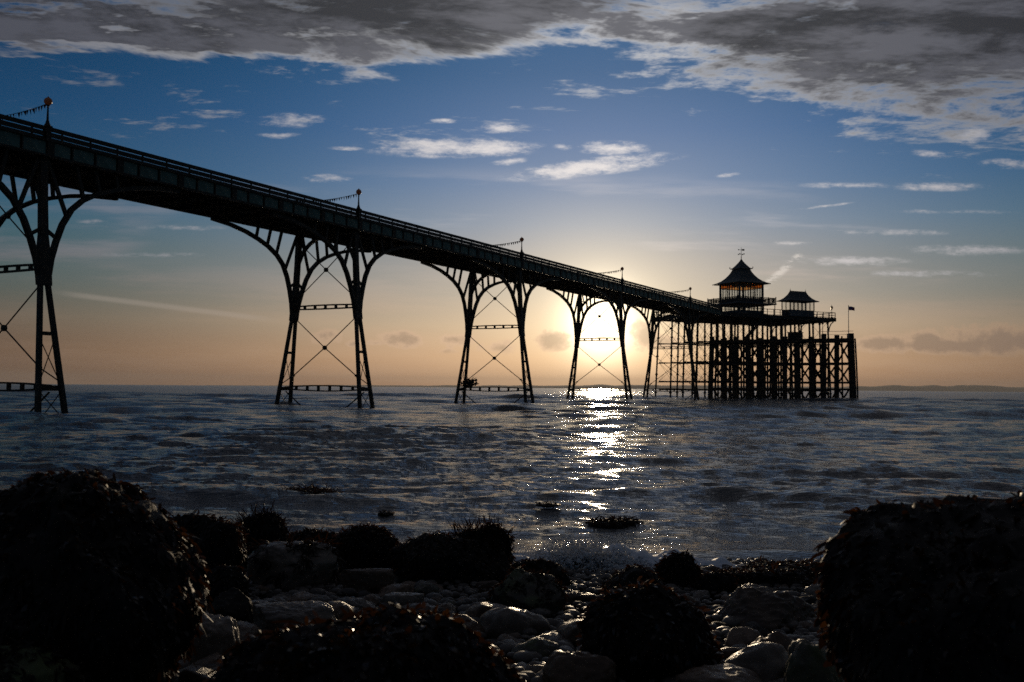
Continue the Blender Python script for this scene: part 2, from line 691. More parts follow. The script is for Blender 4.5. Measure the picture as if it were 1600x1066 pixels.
def _water(t, b):
    geo = t.nodes.new('ShaderNodeNewGeometry')
    pos = geo.outputs['Position']
    sp = t.nodes.new('ShaderNodeSeparateXYZ')
    t.links.new(pos, sp.inputs[0])
    x, y = V(sp.outputs[0]), V(sp.outputs[1])
    far = sstep(y, 10, 120)
    n1 = noise(comb(x * .5, y * 1.6, 0.), 6.0, 4, .66)
    n2 = noise(comb(x * .3, y * 1.05, 2.), 1.1, 4, .66)
    n3 = noise(comb(x * .10, y * .16, 5.), 1.0, 3, .55)
    h = n1 * (far * .04 + .055) + n2 * (far * .20 + .02) + n3 * (far * .5)
    bp = bump(t, b, h, 1.0, 1.0)
    at = t.nodes.new('ShaderNodeAttribute')
    at.attribute_name = 'foam'
    fm = V(at.outputs['Fac'])
    fn = noise(comb(x, y * 1.4, 1.), 3.6, 8, .68, .8)
    fn2 = noise(comb(x, y, 7.), 22., 4, .6)
    foam = sstep(fm + (fn - .5) * 1.7 + (fn2 - .5) * .5, .42, .78)
    c = mix(foam, (.026, .030, .035), (.66, .66, .67))
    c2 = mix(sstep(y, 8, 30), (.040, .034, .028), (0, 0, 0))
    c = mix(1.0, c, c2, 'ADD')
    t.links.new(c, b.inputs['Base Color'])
    t.links.new((foam * .45 + .06 + sstep(y, 20, 220) * .17).v, b.inputs['Roughness'])


mat_water = material('sea_water', (.01, .0135, .018), .09, .5, _water, IOR=1.33)


def _foam(t, b):
    tl = t.nodes.new('ShaderNodeBsdfTranslucent')
    tl.inputs[0].default_value = (.8, .8, .8, 1)
    mx = t.nodes.new('ShaderNodeMixShader')
    mx.inputs[0].default_value = .5
    t.links.new(mix(noise(coords(t), 5., 3), (.7, .7, .71), (.85, .85, .85)), b.inputs['Base Color'])
    t.links.new(b.outputs[0], mx.inputs[1])
    t.links.new(tl.outputs[0], mx.inputs[2])
    t.links.new(mx.outputs[0], t.nodes['Material Output'].inputs[0])


mat_foam = material('white_foam', (.8, .8, .8), .3, .5, _foam)


def _hill(t, b):
    n = noise(coords(t), .004, 5, .6)
    t.links.new(mix(n, (.03, .04, .03), (.07, .065, .05)), b.inputs['Base Color'])


mat_hill = material('far_hills', (.05, .05, .04), .9, .2, _hill)


# ------------------------------------------------------------------ the sea
def ground_z(Y):
    """the beach falls gently to the water, which it meets about ten metres out"""
    return np.where(Y < 12, .36 + (5 - np.clip(Y, -40, 12)) * .069, -.123 - (np.clip(Y, 12, 60) - 12) * .055)


def build_sea():
    ang = np.concatenate([np.linspace(-80, -41, 26), np.linspace(-40, 40, 540), np.linspace(41, 80, 26)])
    rad = np.concatenate([6.6 * (220 / 6.6) ** np.linspace(0, 1, 820), 220 * (20500 / 220) ** np.linspace(0, 1, 110)[1:]])
    A, Rr = np.meshgrid(np.radians(ang), rad)
    X, Y = Rr * np.sin(A), Rr * np.cos(A)
    Z = np.zeros_like(X)
    DX, DY = np.zeros_like(X), np.zeros_like(X)
    row = np.gradient(rad)[:, None]
    r2 = np.random.default_rng(3)
    shoal = np.clip((Y - 9.5) / 9, .12, 1)
    for i in range(120):
        lam = .30 * (34 / .30) ** r2.random()
        th = r2.normal(0, .33) + R(6)                        # running towards the beach
        k = 2 * math.pi / lam
        kx, ky = math.sin(th) * k, -math.cos(th) * k
        amp = (.0036 * lam ** .62 if lam < 4 else .0046 * lam ** .72) * (.6 + .8 * r2.random())
        fade = np.clip((lam / row - 2.5) / 4, 0, 1)
        ph = kx * X + ky * Y + r2.random() * 6.28
        a = amp * fade * shoal
        if lam > 4:
            a = a * np.clip((Y - 14) / 60, .08, 1)
        Z += a * np.cos(ph)
        DX -= a * kx / k * np.sin(ph) * .9
        DY -= a * ky / k * np.sin(ph) * .9
    # short steep chop: ridged, with crests lying across the wind
    wx = X + .35 * np.sin(Y * .9 + X * .3)
    for lx, ly, am, sd in ((44, 22, .34, 6.), (22, 11, .22, 7.), (11, 5.4, .13, 8.), (6.0, 2.6, .075, 1.), (3.2, 1.25, .050, 2.), (1.7, .62, .034, 3.), (.9, .34, .027, 4.), (.5, .19, .017, 5.)):
        fade = np.clip((ly / row - 1.6) / 3, 0, 1)
        q = perlin(np.stack([(wx / lx + sd * 7.7).ravel(), (Y / ly + .12 * X / ly).ravel(), np.full(X.size, sd * 3.3)], 1)).reshape(X.shape)
        if ly > 3:
            fade = fade * np.clip((Y - 22) / (ly * 7), 0, 1)
        am *= .84 if ly < 3 else .72
        Z += am * fade * shoal * ((1 - np.minimum(np.abs(q) * 2.6, 1)) ** 1.6 - .35)
    # gusts: patches of rougher and calmer water
    g = fbm(np.stack([X.ravel() * .045, Y.ravel() * .03, X.ravel() * 0 + 2.2], 1), 3).reshape(X.shape)
    gm = np.clip(1 + g * 1.3, .35, 1.8)
    Z *= gm
    # low swells heaping up as they come in
    wob = fbm(np.stack([X.ravel() * .16, Y.ravel() * .05, X.ravel() * 0 + 9.1], 1), 3).reshape(X.shape)
    for yc, hgt, wd, ph in ((16.6, .17, .7, 0.), (13.6, .08, .45, 4.), (22.5, .08, .9, 8.), (11.6, .08, .35, 2.)):
        m = np.clip(.55 + 1.6 * fbm(np.stack([X.ravel() * .12 + ph, X.ravel() * 0 + ph, X.ravel() * 0], 1), 2).reshape(X.shape), 0, 1.3)
        dd = (Y - yc - wob * 2.2) / wd
        Z += hgt * m * np.exp(-np.where(dd < 0, dd * 1.5, dd) ** 2)
    # the last wave breaking among the stones
    foam = np.zeros_like(X)
    lip = 10.15 + wob * 1.0 + .10 * np.sin(X * 1.7)
    dd = (Y - lip) / .30
    ridge = np.exp(-np.where(dd < 0, dd * 1.7, dd * .8) ** 2)
    bm = np.clip(.45 + fbm(np.stack([X.ravel() * .55, X.ravel() * 0 + 3, X.ravel() * 0], 1), 2).reshape(X.shape) * 1.2, .1, 1)
    cen = np.exp(-((X - 1.0) / 1.3) ** 2)
    Z += ridge * (.07 * bm + .18 * cen)
    nz = fbm(np.stack([X.ravel() * 4, Y.ravel() * 5, X.ravel() * 0], 1), 4).reshape(X.shape)
    Z += ridge * nz * (.05 + .10 * cen)
    near = np.clip((12.4 - Y) / 3.0, 0, 1)
    foam = near * .40 + ridge * (.30 + .34 * bm + .40 * cen) + np.exp(-((Y - lip + .7) / .7) ** 2) * .20
    foam += np.exp(-((X - 1.0) / 1.6) ** 2 - ((Y - 10.3) / .9) ** 2) * .32
    foam += np.exp(-((Y - 14.5 - wob * 2) / 1.6) ** 2) * .05
    foam = np.where(Y > 22, 0, foam)
    V_ = np.stack([X + DX, Y + DY, Z], -1).reshape(-1, 3)
    nr, nc = X.shape
    idx = np.arange(nr * nc).reshape(nr, nc)
    fc = np.stack([idx[:-1, :-1], idx[:-1, 1:], idx[1:, 1:], idx[1:, :-1]], -1).reshape(-1, 4)[:, ::-1]
    me = np_mesh('sea', V_, fc, mat_water, True)
    a = me.attributes.new('foam', 'FLOAT', 'POINT')
    a.data.foreach_set('value', foam.ravel().astype(np.float32))
    tag(link('sea', me), 'choppy grey blue sea catching the low sun', 'sea', kind='structure')


build_sea()


def build_beach():
    xs = np.concatenate([np.linspace(-70, -9, 30), np.linspace(-8.8, 8.8, 260), np.linspace(9, 70, 30)])
    ys = np.concatenate([np.linspace(-40, 0, 16), np.linspace(.3, 14, 240), np.linspace(15, 60, 20)])
    X, Y = np.meshgrid(xs, ys)
    Z = ground_z(Y).astype(float)
    P = np.stack([X.ravel(), Y.ravel(), X.ravel() * 0], 1)
    Z += (fbm(P * .55, 3) * .10 + fbm(P * 3.1 + 5, 4) * .05).reshape(X.shape) - .03
    nr, nc = X.shape
    idx = np.arange(nr * nc).reshape(nr, nc)
    fc = np.stack([idx[:-1, :-1], idx[:-1, 1:], idx[1:, 1:], idx[1:, :-1]], -1).reshape(-1, 4)
    tag(link('beach', np_mesh('beach', np.stack([X, Y, Z], -1).reshape(-1, 3), fc, mat_shingle, True)), 'dark wet stony beach', 'beach', kind='structure')


build_beach()


def build_hills():
    n = 240
    a = np.radians(np.linspace(-17, 44, n))
    px = np.tan(a) * F + 800
    h = 15 + 15 * np.clip((px - 620) / 300, 0, 1) + 26 * np.exp(-((px - 1480) / 140) ** 2) + 10 * np.exp(-((px - 1080) / 130) ** 2)
    h *= np.clip((px - 400) / 120, 0, 1) * .8 + .2
    P = np.stack([a * 40, a * 0, a * 0], 1)
    h = np.clip(h * (1 + fbm(P, 5) * .5), 3, None)
    rows = []
    for r_, f in ((17200, -.02), (17500, .9), (18000, 1.6), (18600, 1.9), (19300, 1.5), (20000, -.02)):
        rows.append(np.stack([np.sin(a) * r_, np.cos(a) * r_, h * f], 1))
    Vv = np.concatenate(rows)
    idx = np.arange(len(rows) * n).reshape(len(rows), n)
    fc = np.stack([idx[:-1, :-1], idx[:-1, 1:], idx[1:, 1:], idx[1:, :-1]], -1).reshape(-1, 4)
    tag(link('hills', np_mesh('hills', Vv, fc, mat_hill, True)), 'low hazy hills of the far coast', 'hills', kind='structure')


build_hills()

# ------------------------------------------------------------------ the pier
PA = 0.49121                                # the pier runs out 28 degrees right of the view
P0 = Vector((-27.738, 58.583, 0))           # foot of the near side at the first trestle
LD = Vector((math.sin(PA), math.cos(PA), 0))
ND = Vector((math.cos(PA), -math.sin(PA), 0))
BAY, W = 30.48, 6.85
ZB, ZPT, ZR = 15.27, 16.30, 17.05           # underside of the deck, top of the plates, top rail


def pier_pt(l, n, z):
    return P0 + LD * l + ND * n + Vector((0, 0, z))


# local frame of a trestle: x across the pier (0 = near face, -W = far face), y seaward, z up
ARCH = [(.30, 8.15), (.50, 9.2), (.85, 10.3), (1.30, 11.4), (1.95, 12.42), (2.75, 13.12), (3.9, 13.75), (5.2, 14.22), (6.7, 14.63), (8.5, 14.95), (10.6, 15.13)]


def arch_z(y):
    ys, zs = [p[0] for p in ARCH], [p[1] for p in ARCH]
    return float(np.interp(abs(y), ys, zs))


def leg_n(z, near):
    """distance of a leg from its face of the deck: it rakes outwards towards its foot"""
    o = float(np.interp(z, [-2, 0, 8.2, 15.3], [1.40, 1.14, .05, -.36]))
    return o if near else -W - o


def build_trestle():
    root = empty('pier_trestle', (0, 0, 0), -PA)
    for near in (True, False):
        for s in (-1, 1):
            m = MB()
            pts = [(leg_n(z, near), s * y, z) for z, y in ((-3.0, 1.12), (0, .90), (4, .56), (8.3, .20))]
            m.strip(pts, .27, [.28, .27, .25, .23], (1, 0, 0))
            m.build('column', mat_iron, root)
        m = MB()
        pts = [(leg_n(z, near), 0, z) for z in (7.6, 8.1, 9.4, 10.6, 12.5, 15.25)]
        m.strip(pts, .38, [.84, .86, .76, .48, .44, .52], (1, 0, 0))
        m.build('upper_leg', mat_iron, root)
        for s in (-1, 1):
            m = MB()
            m.strip([(leg_n(z, near), s * y, z) for y, z in ARCH], .34, .27, (1, 0, 0))
            m.build('arch_rib', mat_iron, root)
            # spandrel struts fanning between rib and deck
            for y0, z0, y1, z1 in ((.30, 15.2, 1.62, 11.95), (2.35, 15.2, 2.85, 13.2), (3.75, 15.2, 4.05, 13.85), (5.3, 15.2, 5.45, 14.3), (.18, 10.95, 1.0, 10.45)):
                m = MB()
                m.beam((leg_n(z0, near), s * y0, z0), (leg_n(z1, near), s * y1, z1), .20, .20 if z0 > 12 else .15, (1, 0, 0))
                m.build('spandrel_strut', mat_iron, root)
        # lattice between the two columns of a leg
        m = MB()
        z = 4.75
        yy = .52
        m.beam((leg_n(z, near), -yy, z), (leg_n(z, near), yy, z), .16, .22)
        m.build('leg_strut', mat_iron, root)
        m = MB()
        m.beam((leg_n(1.55, near), -.8, 1.55), (leg_n(1.55, near), .8, 1.55), .2, .32)
        m.build('leg_strut', mat_iron, root)
        for za, zb in ((4.5, 1.7), (1.4, -.4)):
            for s in (-1, 1):
                m = MB()
                ya, yb = float(np.interp(za, [0, 8.3], [.9, .2])), float(np.interp(zb, [0, 8.3], [.9, .2]))
                m.tube([(leg_n(za, near), s * ya, za), (leg_n(zb, near), -s * yb, zb)], .032, 5)
                m.build('tie_rod', mat_iron, root)
    # arch across the pier
    m = MB()
    xa, xb = leg_n(11, False), leg_n(11, True)
    cx, hw = (xa + xb) / 2, (xb - xa) / 2
    pts = []
    for i in range(17):
        t = math.pi * i / 16
        pts.append((cx - hw * math.cos(t), 0, 10.9 + 4.05 * math.sin(t) ** .8))
    m.strip(pts, .28, .26, (0, 1, 0))
    m.build('cross_arch', mat_iron, root)
    for f in (-.72, -.45, .45, .72):
        m = MB()
        x = cx + hw * f
        z = 10.9 + 4.05 * (1 - f * f) ** .4
        m.beam((cx + hw * (f * 1.12), 0, 15.2), (x, 0, z), .14, .14, (0, 1, 0))
        m.build('spandrel_strut', mat_iron, root)
    # fish-bellied cross girders with slots
    for zc, bulge, h0, nslot, ext in ((8.72, .12, .24, 6, 0), (1.62, .30, .14, 7, 0)):
        m = MB()
        xa, xb = leg_n(zc, False), leg_n(zc, True)
        up_, lo_ = [], []
        for i in range(13):
            f = i / 12
            x = xa + (xb - xa) * f
            b = bulge * (1 - (2 * f - 1) ** 2)
            up_.append((x, 0, zc + h0 / 2 + b * .5))
            lo_.append((x, 0, zc - h0 / 2 - b * (.6 if zc < 5 else .3)))
        m.strip(up_, .26, .11, (0, 1, 0))
        m.strip(lo_, .26, .11, (0, 1, 0))
        g = m.build('cross_girder', mat_iron, root)
        for i in range(1, nslot):
            x = xa + (xb - xa) * i / nslot
            b = bulge * (1 - (2 * i / nslot - 1) ** 2)
            m = MB()
            m.box((x, 0, zc + b * .1 * (zc > 5)), (.18, .20, h0 + b * (.8 if zc > 5 else 1.1)))
            m.build('web_plate', mat_iron, g)
    # crossed tie rods with a forged hub
    for z0, z1 in ((7.9, 2.9), (14.6, 9.3)):
        zc = (z0 + z1) / 2 + (-.25 if z0 < 10 else 0.05)
        x0 = cx
        for near in (True, False):
            for zz in (z0, z1):
                if zz == 2.9:
                    # forked lower end
                    kx = Vector((cx + (leg_n(zz, near) - cx) * .82, 0, 2.72))
                    m = MB()
                    m.tube([(cx, 0, zc), kx], .045, 6)
                    m.build('tie_rod', mat_iron, root)
                    for s in (-1, 1):
                        m = MB()
                        m.tube([kx, (leg_n(1.9, near), s * .74, 1.9)], .04, 5)
                        m.build('tie_rod', mat_iron, root)
                    m = MB()
                    m.lathe([(.0, -.1), (.12, -.08), (.12, .08), (.0, .1)], kx, 8)
                    m.build('rod_shackle', mat_iron, root)
                else:
                    m = MB()
                    m.tube([(cx, 0, zc), (leg_n(zz, near), 0, zz)], .042, 6)
                    m.build('tie_rod', mat_iron, root)
        m = MB()
        m.v, m.f = [], []
        vv = [(cx + .2 * math.cos(a), y, zc + .2 * math.sin(a)) for y in (-.09, .09) for a in [2 * math.pi * k / 10 for k in range(10)]]
        ff = [(k, (k + 1) % 10, 10 + (k + 1) % 10, 10 + k) for k in range(10)] + [tuple(range(9, -1, -1)), tuple(range(10, 20))]
        m.add(vv, ff)
        m.build('rod_hub', mat_iron, root)
    # rods under the lower girder running to the sea bed
    for near in (True, False):
        m = MB()
        sgn = -1 if near else 1
        m.tube([(leg_n(1.3, near) + sgn * .1, 0, 1.3), (leg_n(1.3, near) + sgn * 2.4, 0, -.35)], .06, 6)
        m.build('tie_rod', mat_iron, root)
    return root


TR = build_trestle()
TR.location = P0
names = ['first', 'second', 'third', 'fourth', 'fifth']
tlabels = ['tall iron pier trestle cut off by the left edge, nearest to the camera',
           'whole iron pier trestle with crossed rods, second from the left',
           'iron pier trestle with a dark tangle of debris on its lower girder',
           'iron pier trestle standing directly in front of the bright setting sun',
           'farthest iron pier trestle, beside the close columns of the pier head']
kids = kid_map()
trest = [TR]
for k in range(1, 5):
    c = copy_tree(TR, kids)
    c.location = P0 + LD * (BAY * k)
    trest.append(c)
for c, l in zip(trest, tlabels):
    tag(c, l, 'pier trestle', 'iron trestles carrying the pier')


# one bay of deck, local y from 0 to BAY
def build_span(bay, npan):
    root = empty('pier_span', (0, 0, 0), -PA)
    MB().box((-W / 2, bay / 2, 15.62), (W - .3, bay - .02, .16)).build('deck_slab', mat_soffit, root)
    ys = [bay * (i + .5) / (npan * 2 / 3) for i in range(int(npan * 2 / 3))]
    b0 = MB().box((0, 0, 0), (W - .32, .22, .32)).mesh('cross_beam', mat_soffit)
    for y in ys:
        o = link('cross_beam', b0, root)
        o.location = (-W / 2, y, 15.375)
    for x in (-W * .3, -W * .7):
        MB().box((x, bay / 2, 15.36), (.14, bay - .02, .22)).build('stringer', mat_soffit, root)
    pw = bay / npan
    pm = MB().box((0, 0, 0), (.03, pw * .90, .84)).mesh('plate_panel', mat_panel)
    sm = MB().box((0, 0, 0), (.11, .10, .96)).mesh('stiffener', mat_iron)
    wm = MB().box((0, 0, 0), (.16, .46, 1.02)).mesh('pilaster', mat_iron)
    pst = MB().box((0, 0, 0), (.09, .09, .72)).mesh('rail_post', mat_iron)
    for x, s in ((0, 1), (-W, -1)):
        m = MB()
        m.box((x, bay / 2, ZB + .06), (.34, bay - .01, .12))
        m.box((x, bay / 2, ZPT - .05), (.30, bay - .01, .10))
        m.box((x - s * .03, bay / 2, 15.8), (.02, bay - .01, .86))
        g = m.build('side_girder', mat_iron, root)
        for i in range(npan):
            o = link('plate_panel', pm, g)
            o.location = (x + s * .003, pw * (i + .5), 15.80)
            o = link('pilaster' if i % 3 == 0 else 'stiffener', wm if i % 3 == 0 else sm, g)
            o.location = (x + s * .02, pw * i + .06 + (.17 if i % 3 == 0 else 0), 15.785)
        m = MB()
        m.box((x, bay / 2, ZR - .09), (.16, bay - .01, .24))
        m.box((x, bay / 2, ZR - .42), (.10, bay - .01, .28))
        m.box((x, bay / 2, ZPT + .07), (.12, bay - .01, .15))
        h = m.build('handrail', mat_iron, root)
        n = int(round(bay / 2.03))
        for i in range(n):
            o = link('rail_post', pst, h)
            o.location = (x, bay * (i + .5) / n, ZPT + .34)
    return root


SPL = 18
span0 = build_span(BAY, SPL)
slabels = ['pier deck span entering at the left edge of the photo above the first trestle',
           'long dark pier deck span between the first and second trestles from the left',
           'pier deck span between the second trestle and the one with debris',
           'pier deck span above the sunset glow, third gap between trestles',
           'farthest whole pier deck span, just before the pier head']
kids = kid_map()
for k, l in zip(range(-1, 4), slabels):
    o = span0 if k == -1 else copy_tree(span0, kids)
    o.location = P0 + LD * (BAY * k)
    tag(o, l, 'pier deck', 'spans of the pier deck')
LAST = 17.5
end = build_span(LAST, 11)
end.location = P0 + LD * (BAY * 4)
tag(end, 'short last pier deck span running into the pier head', 'pier deck', 'spans of the pier deck')


# lamps on the near parapet, one over each trestle
def build_lamp():
    root = empty('lamp_post', (0, 0, 0), -PA)
    MB().box((0, 0, -.42), (.34, .34, .85)).box((0, 0, .02), (.42, .42, .10)).build('pedestal', mat_iron, root)
    MB().lathe([(.17, .05), (.19, .12), (.13, .22), (.10, .34), (.075, .42), (.06, .75), (.05, 1.15), (.075, 1.17), (.05, 1.20), (.05, 1.25), (.10, 1.28), (.11, 1.33)], n=10).build('post', mat_iron, root)
    MB().lathe([(.24 * math.sin(math.pi * (.1 + .86 * i / 10)), 1.55 - .235 * math.cos(math.pi * (.1 + .86 * i / 10))) for i in range(11)], n=16).build('globe', mat_globe, root, True)
    MB().lathe([(.05, 1.775), (.06, 1.80), (.02, 1.83), (.0, 1.90)], n=8).build('finial', mat_iron, root)
    return root


lamp0 = build_lamp()
llabels = ['globe lamp post at the far left of the pier parapet, largest of the row',
           'globe lamp post on the pier parapet above the second trestle from the left',
           'globe lamp post on the pier parapet above the trestle with debris',
           'globe lamp post on the pier parapet above the trestle before the sun',
           'smallest globe lamp post of the row, nearest to the pier head pavilion']
kids = kid_map()
for k, l in enumerate(llabels):
    o = lamp0 if k == 0 else copy_tree(lamp0, kids)
    o.location = pier_pt(BAY * k, 0, ZR)
    tag(o, l, 'lamp post', 'lamps along the pier parapet')


def build_bunting(seed):
    """a string of little flags slung across the deck from the lamp to a pole on the far side"""
    root = empty('bunting', (0, 0, 0), -PA)
    rn = random.Random(seed)
    pts = []
    for i in range(21):
        f = i / 20
        pts.append(Vector((-.12 - (W - .12) * f, -.25 * f, 1.42 - .10 * f - .95 * f * (1 - f))))
    MB().tube(pts, .018, 4).build('cord', mat_iron, root)
    m = MB()
    for i in range(26):
        f = (i + .7) / 27
        q = f * 20
        a = pts[int(q)].lerp(pts[min(int(q) + 1, 20)], q % 1)
        tw, sl = rn.uniform(-.5, .5), rn.uniform(-.06, .10)
        hl = rn.uniform(.24, .36)
        w = .115
        dx, dy = math.cos(tw) * w, math.sin(tw) * w
        m.add([a + Vector((-dx, -dy, 0)), a + Vector((dx, dy, 0)), a + Vector((sl, rn.uniform(-.05, .05), -hl)), a + Vector((0, .01, -.02))],
              [(0, 3, 2), (3, 1, 2), (0, 2, 1), (0, 1, 3)])
    tag(m.build('flags', mat_flag, root), kind='stuff')
    MB().tube([(-W, -.25, -.6), (-W, -.25, 1.36)], .03, 6).build('pole', mat_iron, root)
    return root


blabels = ['string of small flags tied to the largest lamp post at the far left', 'string of small flags tied to the lamp above the second trestle',
           'string of small flags tied to the lamp above the trestle with debris', 'string of small flags tied to the lamp above the sunlit trestle',
           'string of small flags tied to the lamp nearest the pier head']
for k, l in enumerate(blabels):
    o = build_bunting(k)
    o.location = pier_pt(BAY * k, 0, ZR)
    tag(o, l, 'bunting', 'flag strings across the pier')

# debris washed onto the third trestle's girder
root = empty('driftwood_tangle', pier_pt(BAY * 2 - .2, -W - .2, 1.8), -PA)
m = MB()
rn = random.Random(5)
for i in range(46):
    a = Vector((rn.uniform(-.5, 1.3), rn.uniform(-.35, .35), rn.uniform(0, .7)))
    d = Vector((rn.uniform(-.6, .6), rn.uniform(-.5, .5), rn.uniform(-.1, .65)))
    m.tube([a, a + d * .5 + Vector((rn.uniform(-.1, .1), 0, .06)), a + d], [.05, .04, .015], 5)
m.build('branches', mat_timber, root)
m = MB()
for i in range(60):
    c = Vector((rn.gauss(.55, .38), rn.uniform(-.3, .3), rn.uniform(.05, .85)))
    m.box(c, (rn.uniform(.1, .35), rn.uniform(.1, .3), rn.uniform(.05, .2)), tuple(Matrix.Rotation(rn.uniform(0, 3), 3, Vector((rn.random(), rn.random(), rn.random()))).transposed()))
m.build('weed_mass', mat_weed_dark, root)
tag(root, 'dark tangle of driftwood caught on the lower girder of the third trestle', 'driftwood')

# ------------------------------------------------------------------ pier head
HA = Vector((.891, .454, 0)).normalized()          # along its front
HB = Vector((-HA.y, HA.x, 0))                      # towards its back
HC = Vector((36.4, 182.5, 0))                      # front left corner
HL, HD = 31.0, 18.7
HROT = math.atan2(HA.y, HA.x)
DZ = 16.0


def build_head():
    root = empty('pier_platform', HC, HROT)
    MB().box((HL / 2, HD / 2, 15.82), (HL, HD, .34)).build('deck_platform', mat_soffit, root)
    m = MB()
    for a, b in (((0, 0), (HL, 0)), ((HL, 0), (HL, HD)), ((HL, HD), (0, HD)), ((0, HD), (0, 0))):
        m.beam((*a, 15.72), (*b, 15.72), .26, .66)
    m.build('edge_beam', mat_iron, root)
    m0 = MB().box((0, 0, 0), (.24, HD - .6, .5)).mesh('cross_beam', mat_soffit)
    tl = [.8, 4.8, 8.8, 12.8, 17.2]
    sl = [.8, 5.6, 10.4, 15.2, 20.0, 24.8, 29.6]
    for s in sl:
        link('cross_beam', m0, root).location = (s, HD / 2, 15.42)
    # raking iron columns with collars
    for s in sl:
        for t in tl:
            lean = -.9 if s < 2 else (.5 if s > 29 else 0)
            m = MB()
            pts = [Vector((s + lean * f * .6, t + (1.1 if t > 17 else 0) * f * .6 + (-.5 if t < 1 else 0) * f, 15.5 - f * 18)) for f in (0, .2, .4, .6, .8, 1)]
            m.tube(pts, .17 if s < 9 else .19, 8)
            for i in (1, 2, 3, 4):
                m.tube([pts[i] - Vector((0, 0, .14)), pts[i] + Vector((0, 0, .14))], .27, 8)
            m.tube([pts[0] - Vector((0, 0, .7)), pts[0] - Vector((0, 0, .25)), pts[0]], [.18, .3, .55], 8)
            m.build('column', mat_iron, root)
    for s in (3.2, 8.0, 12.8, 17.6, 22.4, 27.2):
        m = MB()
        m.tube([(s, .5, 15.5), (s, .1, -3)], .15, 7)
        m.tube([(s, .5, 14.6), (s, .5, 15.2), (s, .5, 15.5)], [.22, .3, .5], 7)
        m.build('column', mat_iron, root)
    for z in (10.8, 7.0, 3.3, 1.75):
        for t in tl:
            MB().box((HL / 2, t, z), (HL - 1.6, .13, .2)).build('tie_beam', mat_iron, root)
        for s in sl:
            MB().box((s, HD / 2 - .3, z - .16), (.13, HD - 1.6, .12)).build('tie_beam', mat_iron, root)
    lev = [15.3, 10.8, 7.0, 3.3]
    for s in sl[:3]:
        for i in range(len(tl) - 1):
            for j in range(3):
                m = MB()
                m.tube([(s, tl[i], lev[j]), (s, tl[i + 1], lev[j + 1])], .03, 4)
                m.tube([(s, tl[i + 1], lev[j]), (s, tl[i], lev[j + 1])], .03, 4)
                m.build('brace_rod', mat_iron, root)
    for t in (tl[0], tl[2], tl[4]):
        for i in range(len(sl) - 1):
            for j in range(3):
                m = MB()
                m.tube([(sl[i], t, lev[j]), (sl[i + 1], t, lev[j + 1])], .03, 4)
                m.tube([(sl[i + 1], t, lev[j]), (sl[i], t, lev[j + 1])], .03, 4)
                m.build('brace_rod', mat_iron, root)
    # curved bracket at the right-hand end
    for t in (.8, 8.8, 17.2):
        m = MB()
        m.strip([(29.9, t, 13.4), (30.1, t, 14.2), (30.5, t, 14.9), (31.2, t, 15.4)], .14, .16, (0, 1, 0))
        m.build('bracket', mat_iron, root)
    # railings
    for a, b in (((2.6, .08), (HL - .08, .08)), ((HL - .08, .08), (HL - .08, HD - .08)), ((HL - .08, HD - .08), (.08, HD - .08)), ((.08, HD - .08), (.08, 5.0))):
        a3, b3 = Vector((*a, 0)), Vector((*b, 0))
        m = MB()
        zz = Vector((0, 0, 1))
        m.beam(a3 + zz * (DZ + 1.12), b3 + zz * (DZ + 1.12), .10, .10)
        m.beam(a3 + zz * (DZ + .62), b3 + zz * (DZ + .62), .06, .06)
        m.beam(a3 + zz * (DZ + .16), b3 + zz * (DZ + .16), .06, .06)
        g = m.build('railing', mat_iron, root)
        L = (b3 - a3).length
        n = int(L / 1.55)
        for i in range(n + 1):
            p = a3.lerp(b3, i / n)
            MB().box((p.x, p.y, DZ + .56), (.11, .11, 1.16)).build('rail_post', mat_iron, g)
    tag(root, 'broad iron platform on raking columns at the seaward end of the pier', 'platform')
    return root


build_head()


def head_local(p):
    d = p - HC
    return d.dot(HA), d.dot(HB)


# pavilion with its pagoda roof
PV = at_y(1158.5, 500, 194.5)
PV.z = DZ


def square(m, prof, rot=math.pi / 4):
    m.lathe([(r_ * math.sqrt(2), z_) for r_, z_ in prof], n=4, rot=rot)
    return m


